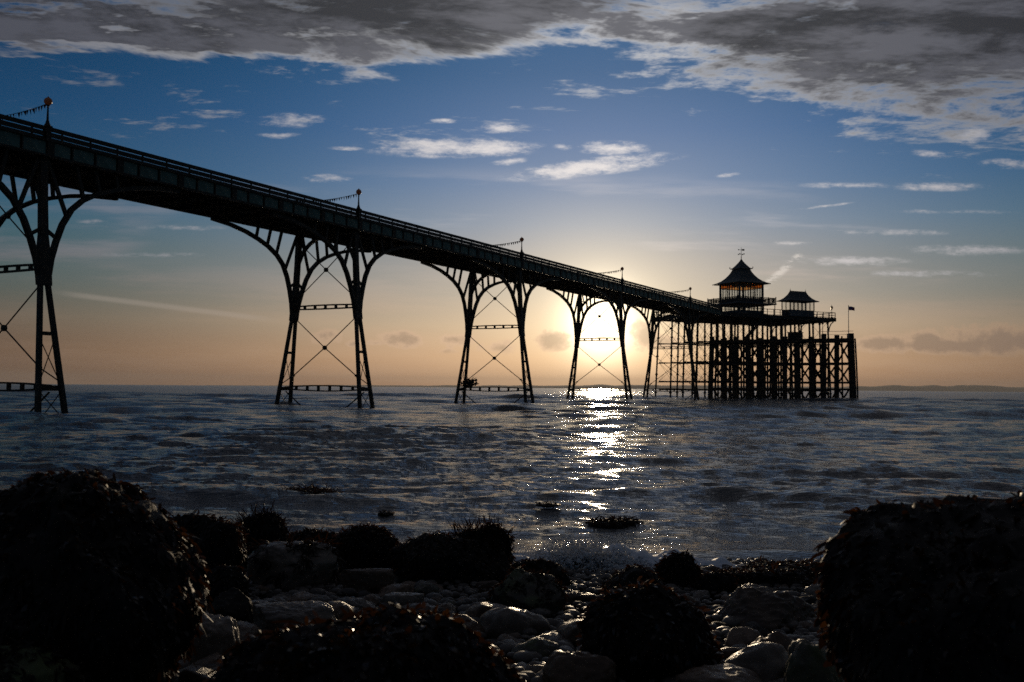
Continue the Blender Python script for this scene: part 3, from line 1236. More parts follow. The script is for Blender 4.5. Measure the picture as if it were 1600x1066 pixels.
def build_pavilion():
    root = empty('pavilion', PV, HROT)
    # ground floor
    hs = 2.9
    for sx, sy, ln in ((0, -1, 0), (0, 1, 0), (-1, 0, 1), (1, 0, 1)):
        c = Vector((sx * hs, sy * hs, 0))
        size = (.14, 2 * hs - .2, 0) if ln else (2 * hs - .2, .14, 0)
        MB().box((c.x, c.y, .55), (size[0], size[1], 1.1)).build('lower_wall', mat_wall, root)
        for i in range(6):
            f = -hs + .5 + i * (2 * hs - 1.0) / 5
            p = Vector((c.x, f, 0)) if ln else Vector((f, c.y, 0))
            MB().box((p.x, p.y, 1.65), (.12, .12, 1.1)).build('mullion', mat_wall, root)
        o = MB().box((c.x, c.y, 1.65), (size[0] * .2, size[1], 1.08)) if ln else MB().box((c.x, c.y, 1.65), (size[0], size[1] * .2, 1.08))
        o.build('window_pane', mat_glass, root)
    for sx in (-1, 1):
        for sy in (-1, 1):
            MB().box((sx * hs, sy * hs, 1.1), (.3, .3, 2.2)).build('corner_post', mat_wall, root)
    # balcony
    bs = 4.68
    m = MB()
    square(m, [(bs, 2.22), (bs + .05, 2.30), (bs + .05, 2.48), (bs - .1, 2.5)])
    m.build('balcony_floor', mat_wall, root)
    for sx in (-1, 1):
        for sy in (-1, 1):
            MB().tube([(sx * (bs - .2), sy * (bs - .2), 0), (sx * (bs - .2), sy * (bs - .2), 2.3)], .09, 6).build('balcony_post', mat_iron, root)
    for a, b in (((-1, -1), (1, -1)), ((1, -1), (1, 1)), ((1, 1), (-1, 1)), ((-1, 1), (-1, -1))):
        a3, b3 = Vector((*a, 0)) * (bs - .06), Vector((*b, 0)) * (bs - .06)
        zz = Vector((0, 0, 1))
        m = MB()
        m.beam(a3 + zz * 3.52, b3 + zz * 3.52, .09, .09)
        m.beam(a3 + zz * 3.28, b3 + zz * 3.28, .04, .04)
        m.beam(a3 + zz * 2.62, b3 + zz * 2.62, .05, .05)
        for i in range(60):
            p = a3.lerp(b3, (i + .5) / 60)
            m.box((p.x, p.y, 3.05), (.05, .05, .9))
        g = m.build('balcony_railing', mat_iron, root)
        for i in range(5):
            p = a3.lerp(b3, i / 5)
            MB().box((p.x, p.y, 3.08), (.12, .12, 1.16 if i else 1.4)).build('rail_post', mat_iron, g)
    # glazed upper room
    hs = 2.86
    z0, z1, z2 = 2.5, 3.45, 6.35
    for sx, sy, ln in ((0, -1, 0), (0, 1, 0), (-1, 0, 1), (1, 0, 1)):
        c = Vector((sx * hs, sy * hs, 0))

        def slab(za, zb, th, name, mt, inset=0.16):
            L = 2 * hs - inset * 2
            s = (th, L, zb - za) if ln else (L, th, zb - za)
            MB().box((c.x, c.y, (za + zb) / 2), s).build(name, mt, root)
        slab(z0, z1, .16, 'wall_panel', mat_wall)
        slab(z1 + .01, 5.50, .03, 'window_pane', mat_glass)
        slab(5.62, z2 - .02, .03, 'amber_pane', mat_amber)
        slab(5.5, 5.62, .12, 'transom', mat_wall)
        for i in range(1, 8):
            f = -hs + i * 2 * hs / 8
            p = Vector((c.x, f, 0)) if ln else Vector((f, c.y, 0))
            w = .13 if i in (3, 5) else .075
            MB().box((p.x, p.y, (z1 + z2) / 2), (w, w, z2 - z1)).build('mullion', mat_wall, root)
    for sx in (-1, 1):
        for sy in (-1, 1):
            MB().box((sx * hs, sy * hs, (z0 + z2) / 2), (.32, .32, z2 - z0)).build('corner_post', mat_wall, root)
    # dark furniture inside
    for x, y in ((-.9, -.4), (.8, .5), (.1, 1.2)):
        MB().lathe([(.5, 2.5), (.12, 2.6), (.1, 3.2), (.55, 3.25), (.55, 3.32)], (x, y, 0), 8).lathe([(.3, 3.32), (.38, 3.7), (.2, 4.1), (.15, 4.35)], (x, y, 0), 8).build('inner_table', mat_timber, root)
    # roof: wide concave skirt, little break with horns, then the cap
    m = MB()
    square(m, [(3.95, 6.33), (3.99, 6.38), (3.99, 6.46), (3.45, 6.66), (2.85, 7.0), (2.3, 7.5), (1.8, 8.15), (1.45, 8.75), (1.2, 9.4)])
    rf = m.build('roof', mat_roof, root)
    m = MB()
    square(m, [(1.44, 9.36), (1.48, 9.42), (1.2, 9.62), (.85, 10.05), (.5, 10.55), (.22, 11.0), (.06, 11.4)])
    m.build('roof_cap', mat_roof, root)
    for sx in (-1, 1):
        for sy in (-1, 1):
            m = MB()
            p = Vector((sx, sy, 0))
            m.tube([p * 1.3 + Vector((0, 0, 9.45)), p * 1.52 + Vector((0, 0, 9.5)), p * 1.60 + Vector((0, 0, 9.72)), p * 1.52 + Vector((0, 0, 9.9))], [.12, .11, .08, .02], 6)
            m.build('roof_horn', mat_roof, rf)
    # weather vane
    m = MB()
    m.tube([(0, 0, 11.3), (0, 0, 13.75)], [.07, .03], 6)
    m.lathe([(.0, 11.7), (.13, 11.78), (.0, 11.9)], n=8)
    for a in range(4):
        d = Vector((math.cos(a * math.pi / 2 + .4), math.sin(a * math.pi / 2 + .4), 0))
        m.tube([(0, 0, 12.35), d * .58 + Vector((0, 0, 12.35))], .03, 5)
        m.box(d * .62 + Vector((0, 0, 12.35)), (.12, .12, .24))
    vn = m.build('weather_vane', mat_iron, root)
    m = MB()
    m.beam((-.55, .2, 13.2), (.6, -.2, 13.2), .05, .07)
    m.beam((.15, -.05, 13.2), (.62, -.21, 13.2), .05, .34)
    m.box((-.52, .19, 13.2), (.2, .08, .2))
    m.build('vane_arrow', mat_iron, vn)
    tag(root, 'two storey pavilion with pagoda roof, balcony and amber windows on the pier head', 'pavilion')


build_pavilion()


def build_shelter():
    c = at_y(1247, 500, 193.0)
    c.z = DZ
    root = empty('shelter', c, HROT)
    lx, ly = 3.05, 1.15
    m = MB()
    for s in (-1, 1):
        m.box((0, s * ly, .62), (2 * lx, .12, 1.24))
        m.box((s * lx, 0, .62), (.12, 2 * ly - .14, 1.24))
    m.build('lower_wall', mat_wall, root)
    for s in (-1, 1):
        for i in range(7):
            f = -lx + .04 + i * (2 * lx - .08) / 6
            w = .15 if i in (0, 3, 6) else .10
            MB().box((f, s * ly, 2.1), (w, w, 1.74)).build('window_post', mat_wall, root)
        MB().box((0, s * ly, 2.05), (2 * lx - .2, .03, 1.55)).build('window_pane', mat_glass, root)
        MB().box((0, s * ly, 2.9), (2 * lx, .14, .16)).build('head_beam', mat_wall, root)
    for s in (-1, 1):
        MB().box((s * lx, 0, 2.1), (.12, .12, 1.74)).build('window_post', mat_wall, root)
    # hipped roof with a swept eave and a level ridge
    m = MB()
    prof = [(3.72, 1.85, 2.92), (3.76, 1.89, 2.97), (3.74, 1.87, 3.04), (3.2, 1.35, 3.28), (2.7, .92, 3.66), (2.25, .5, 4.22), (1.98, .10, 4.92), (1.95, .07, 4.99)]
    vv, ff = [], []
    for a, b, z in prof:
        vv += [(-a, -b, z), (a, -b, z), (a, b, z), (-a, b, z)]
    for i in range(len(prof) - 1):
        for k in range(4):
            ff.append((i * 4 + k, i * 4 + (k + 1) % 4, i * 4 + 4 + (k + 1) % 4, i * 4 + 4 + k))
    ff += [(3, 2, 1, 0), tuple(len(vv) - 4 + k for k in range(4))]
    m.add(vv, ff)
    rf = m.build('roof', mat_roof, root)
    for s in (-1, 1):
        MB().lathe([(.09, 4.95), (.11, 5.05), (.05, 5.12), (.03, 5.3), (.0, 5.55)], (s * 1.93, 0, 0), 7).build('finial', mat_roof, rf)
    tag(root, 'small glazed shelter with hipped roof to the right of the pavilion', 'shelter')


build_shelter()


def small_lamp(loc, label, hgt=2.5):
    root = empty('lantern_post', loc, .3)
    MB().lathe([(.16, 0), (.16, .15), (.07, .3), (.05, hgt - .3), (.05, hgt)], n=8).build('post', mat_iron, root)
    MB().lathe([(.08, hgt), (.22, hgt + .12), (.26, hgt + .42), (.3, hgt + .45)], n=6).build('lantern', mat_globe, root)
    MB().lathe([(.31, hgt + .46), (.16, hgt + .66), (.05, hgt + .74), (.03, hgt + .95)], n=6).build('cap', mat_iron, root)
    tag(root, label, 'lamp post', 'lanterns at the pier head')


p = at_y(1299.6, 495, 195.5)
small_lamp(Vector((p.x, p.y, DZ)), 'lantern post at the right end of the upper pier head railing', 1.65)

# ------------------------------------------------------------------ timber landing stage
SO = Vector((35.7, 178.0, 0))


def build_stage():
    root = empty('landing_stage', SO, -PA)          # x along its front, y seaward
    Ls, n = 23.9, 11
    xs = [Ls * i / n for i in range(n + 1)]
    rn = random.Random(2)
    SHF = {0: 0.0, 2.4: .35, 4.9: -1.12}
    for r_, y in enumerate((0, 4.9, 2.4)):
        for i, x in enumerate(xs):
            zt = 11.0 + rn.uniform(-.25, .25) + (.35 if i >= n - 2 else 0)
            w = (.68, .48, .24)[r_]
            if r_ == 2:
                zt -= .5
            m = MB()
            x += rn.uniform(-.12, .12) + SHF[y]
            lx = (-.35 if i == 0 else (.45 if i == n else rn.uniform(-.15, .15)))
            pts = [(x, y, zt), (x + lx * .4, y - .05, 7), (x + lx * .8, y - .12, 2), (x + lx, y - .18, -3)]
            m.strip(pts, w, [w, w * 1.04, w * 1.1, w * 1.12], (1, 0, 0))
            m.build('pile', mat_timber, root)
    for z, t in ((10.2, .40), (6.3, .36), (3.1, .30), (1.95, .34)):
        for y in (0, 4.9):
            MB().box((Ls / 2 + SHF[y], y - .52, z), (Ls + .7, .24, t)).build('waling_beam', mat_timber, root)
        for i in range(0, n + 1):
            MB().beam((xs[i] + .08, -.3, z + .02), (xs[i] - 1.04, 5.0, z + .02), .26, t * .8).build('cross_beam', mat_timber, root)
    for y in (0, 4.9):
        for i in range(n):
            for j, (z0, z1) in enumerate(((9.9, 6.6), (6.0, 3.3), (1.8, -1.2))):
                a, b = xs[i] + .2 + SHF[y], xs[i + 1] - .2 + SHF[y]
                if (i + j + (y > 1)) % 2:
                    a, b = b, a
                MB().beam((a, y + .50, z0), (b, y + .50, z1), .14, .28).build('diagonal_brace', mat_timber, root)
                if y == 0 and i in (0, 2, 3, 8) and j < 2:
                    MB().beam((b, y + .66, z0), (a, y + .66, z1), .14, .24).build('diagonal_brace', mat_timber, root)
    pm = MB().box((0, 0, 0), (.24, 5.6, .08)).mesh('deck_plank', mat_timber)
    for i in range(int(Ls / .27)):
        link('deck_plank', pm, root).location = (.15 + i * .27, 2.45, 10.52)
    MB().box((14.3, 2.1, 11.16), (2.2, 1.8, 1.2)).box((14.3, 2.1, 11.80), (2.4, 2.0, .1)).build('store_box', mat_timber, root)
    m = MB()
    for a, b in ((18.5, 24.3),):
        m.beam((a, .1, 11.75), (b, .1, 11.75), .06, .07)
        m.beam((a, .1, 11.2), (b, .1, 11.2), .05, .05)
    m.build('handrail', mat_iron, root)
    # iron stair up to the head
    for s in (0, 1.1):
        MB().beam((4.2, 5.2 + s, 10.6), (8.4, 5.2 + s, 15.4), .10, .34).build('stair_string', mat_iron, root)
    for i in range(16):
        f = (i + .5) / 16
        MB().box((4.2 + 4.2 * f, 5.75, 10.6 + 4.8 * f), (.3, 1.0, .05)).build('stair_tread', mat_iron, root)
    tag(root, 'dark timber landing stage of piles and braces below the pier head', 'landing stage')


build_stage()


def stage_pt(x, y, z):
    return SO + ND * x + LD * y + Vector((0, 0, z))


small_lamp(stage_pt(12.4, 3.2, 10.56), 'lantern post in the middle of the timber landing stage', 2.3)
small_lamp(stage_pt(18.7, 3.4, 10.56), 'lantern post towards the right of the landing stage under the head', 2.6)
small_lamp(stage_pt(7.2, 3.2, 10.56), 'lantern post on the landing stage beneath the pavilion, left of the others', 2.3)

fp = at_y(1326, 520, 166.8)
root = empty('flagpole', Vector((fp.x, fp.y, 10.4)), -PA)
MB().tube([(0, 0, 0), (0, 0, 5.6)], [.07, .045], 7).lathe([(.0, 5.58), (.08, 5.64), (.0, 5.74)], n=7).build('pole', mat_cream, root)
vv, ff = [], []
for i in range(9):
    f = i / 8
    for z in (5.5, 5.18, 4.88):
        for s in (-.006, .006):
            vv.append((f * .98, math.sin(f * 7) * .10 * f + s, z - .16 * f + .04 * math.sin(f * 5 + z)))
for i in range(8):
    for j in range(2):
        a, b = i * 6 + j * 2, (i + 1) * 6 + j * 2
        ff.append((a, b, b + 2, a + 2))
        ff.append((a + 1, a + 3, b + 3, b + 1))
MB().add(vv, ff).build('flag', mat_flagred, root)
tag(root, 'thin flagpole with a small red and blue flag at the right end of the stage', 'flagpole')


# ------------------------------------------------------------------ rocks
def rock_arrays(sub, radii, seed, planes=7, amp=.22, fine=.05, flat=0.0, freq=1.3, taper=0.0, skew=0.0, boxy=1.0):
    bm = bmesh.new()
    bmesh.ops.create_icosphere(bm, subdivisions=sub, radius=1)
    p = np.array([v.co[:] for v in bm.verts])
    f = np.array([[v.index for v in q.verts] for q in bm.faces])
    bm.free()
    rs = np.random.default_rng(seed)
    o = rs.uniform(0, 50, 3)
    r_ = 1 + amp * fbm(p * freq + o, 3) * 1.6
    p = p * r_[:, None]
    if boxy != 1.0:
        p = np.sign(p) * np.abs(p) ** boxy
    for _ in range(planes):
        n = rs.normal(size=3)
        n /= np.linalg.norm(n)
        d = rs.uniform(.62, .92)
        k = p @ n - d
        p = p - n * (np.clip(k, 0, None) * .82)[:, None]
    if flat:
        p[:, 2] = np.where(p[:, 2] > 0, np.tanh(p[:, 2] * (1 + flat)) / (1 + flat * .6), p[:, 2])
    nrm = p / np.linalg.norm(p, axis=1)[:, None]
    p = p + nrm * (fbm(p * 4.5 + o, 4, .55) * fine * 1.6)[:, None]
    p[:, 2] /= p[:, 2].max()
    p[:, 0] = np.where(p[:, 0] > 0, p[:, 0] / p[:, 0].max(), p[:, 0] / -p[:, 0].min())
    zc_ = np.clip(p[:, 2], 0, 1)
    p[:, 0] = p[:, 0] * (1 - taper * zc_ ** 1.3) + skew * zc_
    return p * np.array(radii), f


def face_data(p, f):
    a, b, c = p[f[:, 0]], p[f[:, 1]], p[f[:, 2]]
    n = np.cross(b - a, c - a)
    ar = np.linalg.norm(n, axis=1)
    return (a, b, c), n / np.maximum(ar, 1e-9)[:, None], ar / 2


def fronds(p, f, count, length, width, seed, minz=-.2, lift=.5, hang=.8, upright=0.0, patch=1.5, thr=-.1, zlim=None, swirl=.6):
    """strap-like weed rooted over a stone: arrays of verts and quads"""
    rs = np.random.default_rng(seed)
    (a, b, c), n, ar = face_data(p, f)
    cen = (a + b + c) / 3
    size = np.abs(p).max()
    w = ar * (n[:, 2] > minz) * (fbm(cen / size * patch * 2 + seed, 3) > thr)
    if zlim is not None:
        w = w * (cen[:, 2] > zlim)
    if w.sum() <= 0:
        return np.zeros((0, 3)), np.zeros((0, 4), int)
    k = rs.choice(len(f), count, p=w / w.sum())
    r1, r2 = rs.random((2, count))
    s = np.sqrt(r1)
    root_ = a[k] * (1 - s)[:, None] + b[k] * (s * (1 - r2))[:, None] + c[k] * (s * r2)[:, None]
    nn = n[k]
    g = np.array([0, 0, -1.0])
    tan = g - nn * (nn @ g)[:, None] + rs.normal(0, swirl, (count, 3))
    tan -= nn * np.sum(tan * nn, 1)[:, None]
    tan /= np.maximum(np.linalg.norm(tan, axis=1), 1e-6)[:, None]
    d = nn * lift * rs.uniform(.4, 1.3, count)[:, None] + tan * hang + rs.normal(0, .18, (count, 3)) + np.array([0, 0, 1.0]) * upright * rs.uniform(.3, 1.2, count)[:, None]
    d /= np.linalg.norm(d, axis=1)[:, None]
    ln = length * rs.uniform(.45, 1.25, count)
    wd = width * rs.uniform(.6, 1.35, count)
    side = np.cross(d, nn + rs.normal(0, .5, (count, 3)))
    side /= np.maximum(np.linalg.norm(side, axis=1), 1e-6)[:, None]
    prof = [.25, .55, .95, .8, .3]
    seg = 4
    pts = root_ - nn * .004
    vs_ = []
    for i in range(seg + 1):
        vs_.append(pts - side * (wd * prof[i] / 2)[:, None])
        vs_.append(pts + side * (wd * prof[i] / 2)[:, None])
        pts = pts + d * (ln / seg)[:, None]
        d = d + g * (.22 if upright < .5 else .06) + rs.normal(0, .16, (count, 3))
        d /= np.linalg.norm(d, axis=1)[:, None]
        side = side + rs.normal(0, .25, (count, 3))
        side -= d * np.sum(side * d, 1)[:, None]
        side /= np.maximum(np.linalg.norm(side, axis=1), 1e-6)[:, None]
    Vv = np.stack(vs_, 1)
    nv = 2 * (seg + 1)
    base = (np.arange(count) * nv)[:, None]
    q = np.concatenate([base + np.array([2 * i, 2 * i + 1, 2 * i + 3, 2 * i + 2]) for i in range(seg)], 1).reshape(-1, 4)
    return Vv.reshape(-1, 3), q


def boulder(name, label, cx, cy, radii, loc_z, rotz, mat, seed, sub=5, weed=None, cat='boulder', group=None, **kw):
    """one stone, with its weed as a part"""
    root = empty(name, (cx, cy, loc_z), rotz)
    p, f = rock_arrays(sub, radii, seed, **kw)
    link('stone', np_mesh('stone', p, f, mat, True), root)
    for i, wd in enumerate(weed or ()):
        wd = dict(wd)
        mt = wd.pop('mat', mat_weed)
        vv, q = fronds(p, f, seed=seed * 10 + i, **wd)
        if len(vv):
            tag(link('seaweed', np_mesh('seaweed', vv, q, mt, True), root), kind='stuff')
    tag(root, label, cat, group)
    return root


TAKEN = []


def place(px0, px1, ytop, ybot, dist, sink=.30, depth=.8, name='boulder', label='', mat=mat_rock, seed=1, rotz=0.0, fill=1.0, **kw):
    """a stone that stands dist metres away and shows px0..px1 wide and ytop..ybot high"""
    c = at_y((px0 + px1) / 2, ybot, dist)
    top = at_y((px0 + px1) / 2, ytop, dist)
    rx = (px1 - px0) / F * dist / 2
    h = top.z - c.z
    rz = h / (2 - sink * 2) * 1.06
    zc = top.z - rz
    ry = max(rx, rz) * depth
    TAKEN.append((c.x, dist, rx, ry))
    return boulder(name, label, c.x, dist, (rx * fill, ry * fill, rz * fill), zc, rotz, mat, seed, **kw)


# thick wrack for the near boulders, finer for the far ones
W_NEAR = [dict(count=7000, length=.052, width=.018, lift=.28, hang=1.0, minz=-.5, thr=-.2, swirl=.5, mat=mat_weed_dark),
          dict(count=700, length=.10, width=.014, lift=.12, hang=1.0, minz=-.4, thr=.0, swirl=.3, mat=mat_weed_dark),
          dict(count=900, length=.036, width=.016, lift=.75, hang=.7, upright=.1, minz=-.2, thr=.02)]
W_MID = [dict(count=5200, length=.07, width=.015, lift=.25, hang=1.0, minz=-.4, thr=-.4, mat=mat_weed_dark),
         dict(count=260, length=.06, width=.012, lift=.8, hang=.5, upright=.3, minz=.1, thr=.05)]
W_SPIKY = [dict(count=4200, length=.07, width=.015, lift=.3, hang=.9, minz=-.3, thr=-.4, mat=mat_weed_dark),
           dict(count=170, length=.13, width=.010, lift=.7, hang=.2, upright=1.0, minz=.5, thr=.0, mat=mat_weed_dark)]
W_THIN = [dict(count=900, length=.05, width=.012, lift=.4, hang=.8, upright=.1, minz=.0, thr=.02, mat=mat_weed_dark)]

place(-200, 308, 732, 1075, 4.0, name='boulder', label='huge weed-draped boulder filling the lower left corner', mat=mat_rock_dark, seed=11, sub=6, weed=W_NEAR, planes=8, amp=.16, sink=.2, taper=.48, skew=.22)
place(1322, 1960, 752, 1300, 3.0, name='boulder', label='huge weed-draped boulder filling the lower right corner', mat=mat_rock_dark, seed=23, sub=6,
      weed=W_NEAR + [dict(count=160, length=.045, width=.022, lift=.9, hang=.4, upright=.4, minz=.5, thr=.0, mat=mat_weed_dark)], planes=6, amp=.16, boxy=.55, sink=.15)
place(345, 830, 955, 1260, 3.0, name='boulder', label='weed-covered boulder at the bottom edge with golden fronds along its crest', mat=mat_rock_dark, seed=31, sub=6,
      weed=W_NEAR + [dict(count=420, length=.042, width=.020, lift=.9, hang=.5, upright=.3, minz=.1, thr=.02)], planes=5, amp=.18, sink=.15)
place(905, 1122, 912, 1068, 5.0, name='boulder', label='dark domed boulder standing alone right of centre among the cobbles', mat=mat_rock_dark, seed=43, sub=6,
      weed=[dict(count=2600, length=.055, width=.016, lift=.35, hang=.9, minz=-.4, thr=-.3, mat=mat_weed_dark), dict(count=420, length=.06, width=.018, lift=.8, hang=.6, minz=.0, thr=.0)], planes=4, amp=.14, sink=.15)
place(215, 385, 803, 925, 7.6, name='boulder', label='weedy boulder just right of the huge left boulder, before the water', mat=mat_rock_dark, seed=51, weed=W_MID, sink=.2)
place(352, 452, 800, 866, 9.4, name='boulder', label='weedy waterside boulder with the tallest spiky fronds, left of centre', mat=mat_rock_dark, seed=57, weed=W_SPIKY, sink=.2)
place(430, 535, 828, 872, 9.8, name='boulder', label='low weedy boulder between the spiky one and a round weedy one', mat=mat_rock_dark, seed=61, weed=W_MID, sink=.2)
place(384, 528, 846, 902, 8.2, name='boulder', label='pale-topped boulder with bare stone crown behind the cobbles at left', mat=mat_rock_pale, seed=67, weed=[dict(count=800, length=.1, width=.014, lift=.5, hang=.7, minz=.1, thr=.12, mat=mat_weed_dark)], sink=.2, flat=.6)
place(519, 622, 822, 884, 9.0, name='boulder', label='round weedy boulder standing alone at the waterline left of centre', mat=mat_rock_dark, seed=71, weed=W_MID, sink=.2)
place(608, 800, 834, 916, 8.6, name='boulder', label='wide weed-heaped boulder at the waterline beside the breaking wave', mat=mat_rock_dark, seed=79, sub=6, weed=W_MID, sink=.2, amp=.34, planes=9)
place(690, 800, 822, 880, 8.9, name='boulder', label='weed mound piled on the back of the wide waterline boulder', mat=mat_rock_dark, seed=83, weed=W_SPIKY, sink=.2)
place(793, 892, 873, 925, 8.3, name='boulder', label='smooth dark boulder directly before the white splash', mat=mat_rock_dark, seed=89, weed=W_THIN, sink=.22)
place(765, 882, 890, 962, 7.0, name='boulder', label='green-tinged boulder in the centre, in front of the splash', mat=mat_rock_green, seed=97, weed=W_THIN, sink=.2)
place(938, 1044, 884, 940, 7.6, name='boulder', label='dark rock peeping out behind the lone domed boulder', mat=mat_rock_dark, seed=101, weed=W_THIN, sink=.2)
place(1026, 1092, 866, 925, 8.4, name='boulder', label='small upright weedy rock at the waterline right of the splash', mat=mat_rock_dark, seed=103, weed=W_MID[:1], sink=.2)
place(1125, 1325, 884, 940, 8.6, name='boulder', label='long low dark rock at the waterline beside the right-hand boulder', mat=mat_rock_dark, seed=107, sub=6, weed=W_MID, sink=.25, flat=.8, amp=.3)
place(1085, 1150, 893, 930, 8.0, name='boulder', label='small weedy rock wedged left of the long low waterline rock', mat=mat_rock_dark, seed=108, weed=W_THIN, sink=.2)
place(1108, 1280, 918, 1000, 6.6, name='boulder', label='ridged bare brown rock left of the huge right boulder', mat=mat_rock, seed=109, sub=6, planes=12, amp=.24, sink=.22)
place(318, 394, 920, 985, 6.2, name='boulder', label='rough dark rock beside the wet slab at left', mat=mat_rock_dark, seed=113, planes=11, sink=.2)
place(298, 388, 884, 930, 7.0, name='boulder', label='dark rock with weed tufts behind the rough rock at left', mat=mat_rock_dark, seed=127, weed=W_THIN, sink=.2)
place(268, 378, 958, 1042, 5.2, name='slab', label='shining wet pale slab at the foot of the huge left boulder', mat=mat_rock_pale, seed=131, sub=6, planes=9, flat=1.0, sink=.25, cat='stone')
place(388, 535, 944, 990, 6.0, name='slab', label='broad flat pale slab lying among cobbles left of centre', mat=mat_rock_pale, seed=137, sub=6, planes=8, flat=1.6, sink=.25, depth=.6, cat='stone')
place(528, 615, 889, 912, 7.8, name='slab', label='long thin plank-shaped stone among the cobbles', mat=mat_rock, seed=139, planes=16, flat=1.8, sink=.2, depth=.35, cat='stone')
place(590, 662, 926, 946, 6.9, name='slab', label='small pale wet slab catching light left of the golden fronds', mat=mat_rock_pale, seed=141, planes=9, flat=1.6, sink=.25, depth=.6, cat='stone')
place(845, 962, 1018, 1085, 4.5, name='boulder', label='smooth elongated stone at the bottom beside the lone domed boulder', mat=mat_rock, seed=149, planes=4, amp=.2, sink=.2, depth=.6, cat='stone')
place(1165, 1258, 985, 1070, 5.0, name='boulder', label='flat-topped rock right of the lone domed boulder', mat=mat_rock, seed=151, planes=12, sink=.2, cat='stone')
place(1225, 1320, 1000, 1110, 4.2, name='boulder', label='tilted dark rock leaning against the huge right boulder', mat=mat_rock_green, seed=157, planes=12, sink=.2, cat='stone')
place(1050, 1200, 1046, 1110, 4.5, name='boulder', label='long low stone at the bottom edge right of centre', mat=mat_rock, seed=163, planes=6, flat=.6, sink=.2, cat='stone')
place(-60, 120, 1010, 1120, 3.4, name='boulder', label='low weedy stone in the bottom left corner', mat=mat_rock_green, seed=167, weed=W_THIN, sink=.2, cat='stone')


# cobbles: each one an object, the meshes shared
cob_mesh = []
for i in range(14):
    mt = (mat_rock, mat_rock, mat_rock_green, mat_rock, mat_rock_pale, mat_rock, mat_rock_dark)[i % 7]
    p, f = rock_arrays(4, (1, .55 + .06 * (i % 7), .42 + .05 * (i % 5)), 200 + i, planes=3 + (i * 5) % 11, amp=.14 + .03 * (i % 4), fine=.02 + .025 * (i % 3))
    cob_mesh.append(np_mesh('cobble', p, f, mt, True))
cr = random.Random(21)
TONE = {'wet_brown_stone': 'brown', 'pale_wet_stone': 'pale', 'algae_stone': 'greenish', 'weedy_stone': 'black'}
SHORT = [('huge weed-draped boulder filling the lower left', 'huge left boulder'), ('huge weed-draped boulder filling the lower right', 'huge right boulder'),
         ('golden fronds', 'bottom-edge weedy boulder'), ('dark domed boulder', 'lone domed boulder'), ('wide weed-heaped', 'wide waterline boulder'),
         ('green-tinged', 'green-tinged boulder'), ('ridged bare brown', 'ridged brown rock'), ('shining wet', 'shining wet slab'),
         ('broad flat pale', 'broad pale slab'), ('pale-topped', 'pale-topped boulder'), ('smooth dark boulder', 'smooth splash-side boulder'), ('long low dark', 'long waterline rock'),
         ('plank-shaped', 'plank-shaped stone'), ('flat-topped rock', 'flat-topped rock'), ('smooth elongated', 'smooth elongated stone')]
LAND = []
for o in list(COL.objects):
    for key, sh in SHORT:
        if o.type == 'EMPTY' and key in o.get('label', ''):
            LAND.append((o.location.x, o.location.y, sh))
spots = []
tries = 0
while len(spots) < 300 and tries < 60000:
    tries += 1
    Y = 4.0 + 5.6 * cr.random() ** .8
    X = (cr.random() * 1.12 - .56) * Y
    if X / Y < -.40 or X / Y > .36:
        continue
    r_ = cr.choice((.055, .065, .07, .08, .09, .10, .12, .15)) * cr.uniform(.85, 1.35)
    if Y > 8.6:
        r_ *= .8
    if any(((X - a) / (rx * .92 + r_ * .6)) ** 2 + ((Y - b) / (ry * .85 + r_ * .6)) ** 2 < 1 for a, b, rx, ry in TAKEN):
        continue
    if any((X - a) ** 2 + (Y - b) ** 2 < ((r_ + q) * .66) ** 2 for a, b, q in spots):
        continue
    spots.append((X, Y, r_))
for i, (X, Y, r_) in enumerate(spots):
    o = link('cobble', cr.choice(cob_mesh))
    sq = cr.uniform(.85, 1.2)
    o.scale = (r_ * sq, r_, r_ * cr.uniform(.85, 1.25))
    gz = float(ground_z(np.array(Y)))
    o.location = (X, Y, gz + r_ * cr.uniform(.12, .42))
    o.rotation_euler = (cr.uniform(-.3, .3), cr.uniform(-.3, .3), cr.uniform(0, 6.28))
    best = min(LAND, key=lambda q: (X - q[0]) ** 2 + (Y - q[1]) ** 2)
    du, dy = X / Y - best[0] / best[1], Y - best[1]
    side = ('behind' if dy > 0 else 'in front of') if abs(dy) > abs(du) * 12 else ('right of' if du > 0 else 'left of')
    tone = TONE[o.data.materials[0].name]
    sz = 'small' if r_ < .085 else ('large' if r_ > .14 else 'mid-sized')
    tag(o, '%s %s cobble %s the %s' % (sz, tone, side, best[2]), 'cobble', 'loose cobbles on the beach')


same = {}
for o in COL.objects:
    if o.get('category') == 'cobble':
        same.setdefault(o['label'], []).append(o)
NUM = ['', '', 'two', 'three', 'four', 'five', 'six', 'seven', 'eight', 'nine', 'ten', 'eleven', 'twelve']
ORD = ['leftmost', 'second from left', 'third from left', 'fourth from left', 'fifth from left', 'sixth from left', 'seventh from left', 'eighth from left', 'ninth from left', 'tenth from left', 'eleventh from left']
for l, g in same.items():
    if 1 < len(g) <= 12:
        g.sort(key=lambda q: q.location.x / q.location.y)
        for i, o in enumerate(g):
            o['label'] = '%s of %s %s' % ('rightmost' if i == len(g) - 1 else ORD[i], NUM[len(g)], l.replace('cobble ', 'cobbles ', 1))


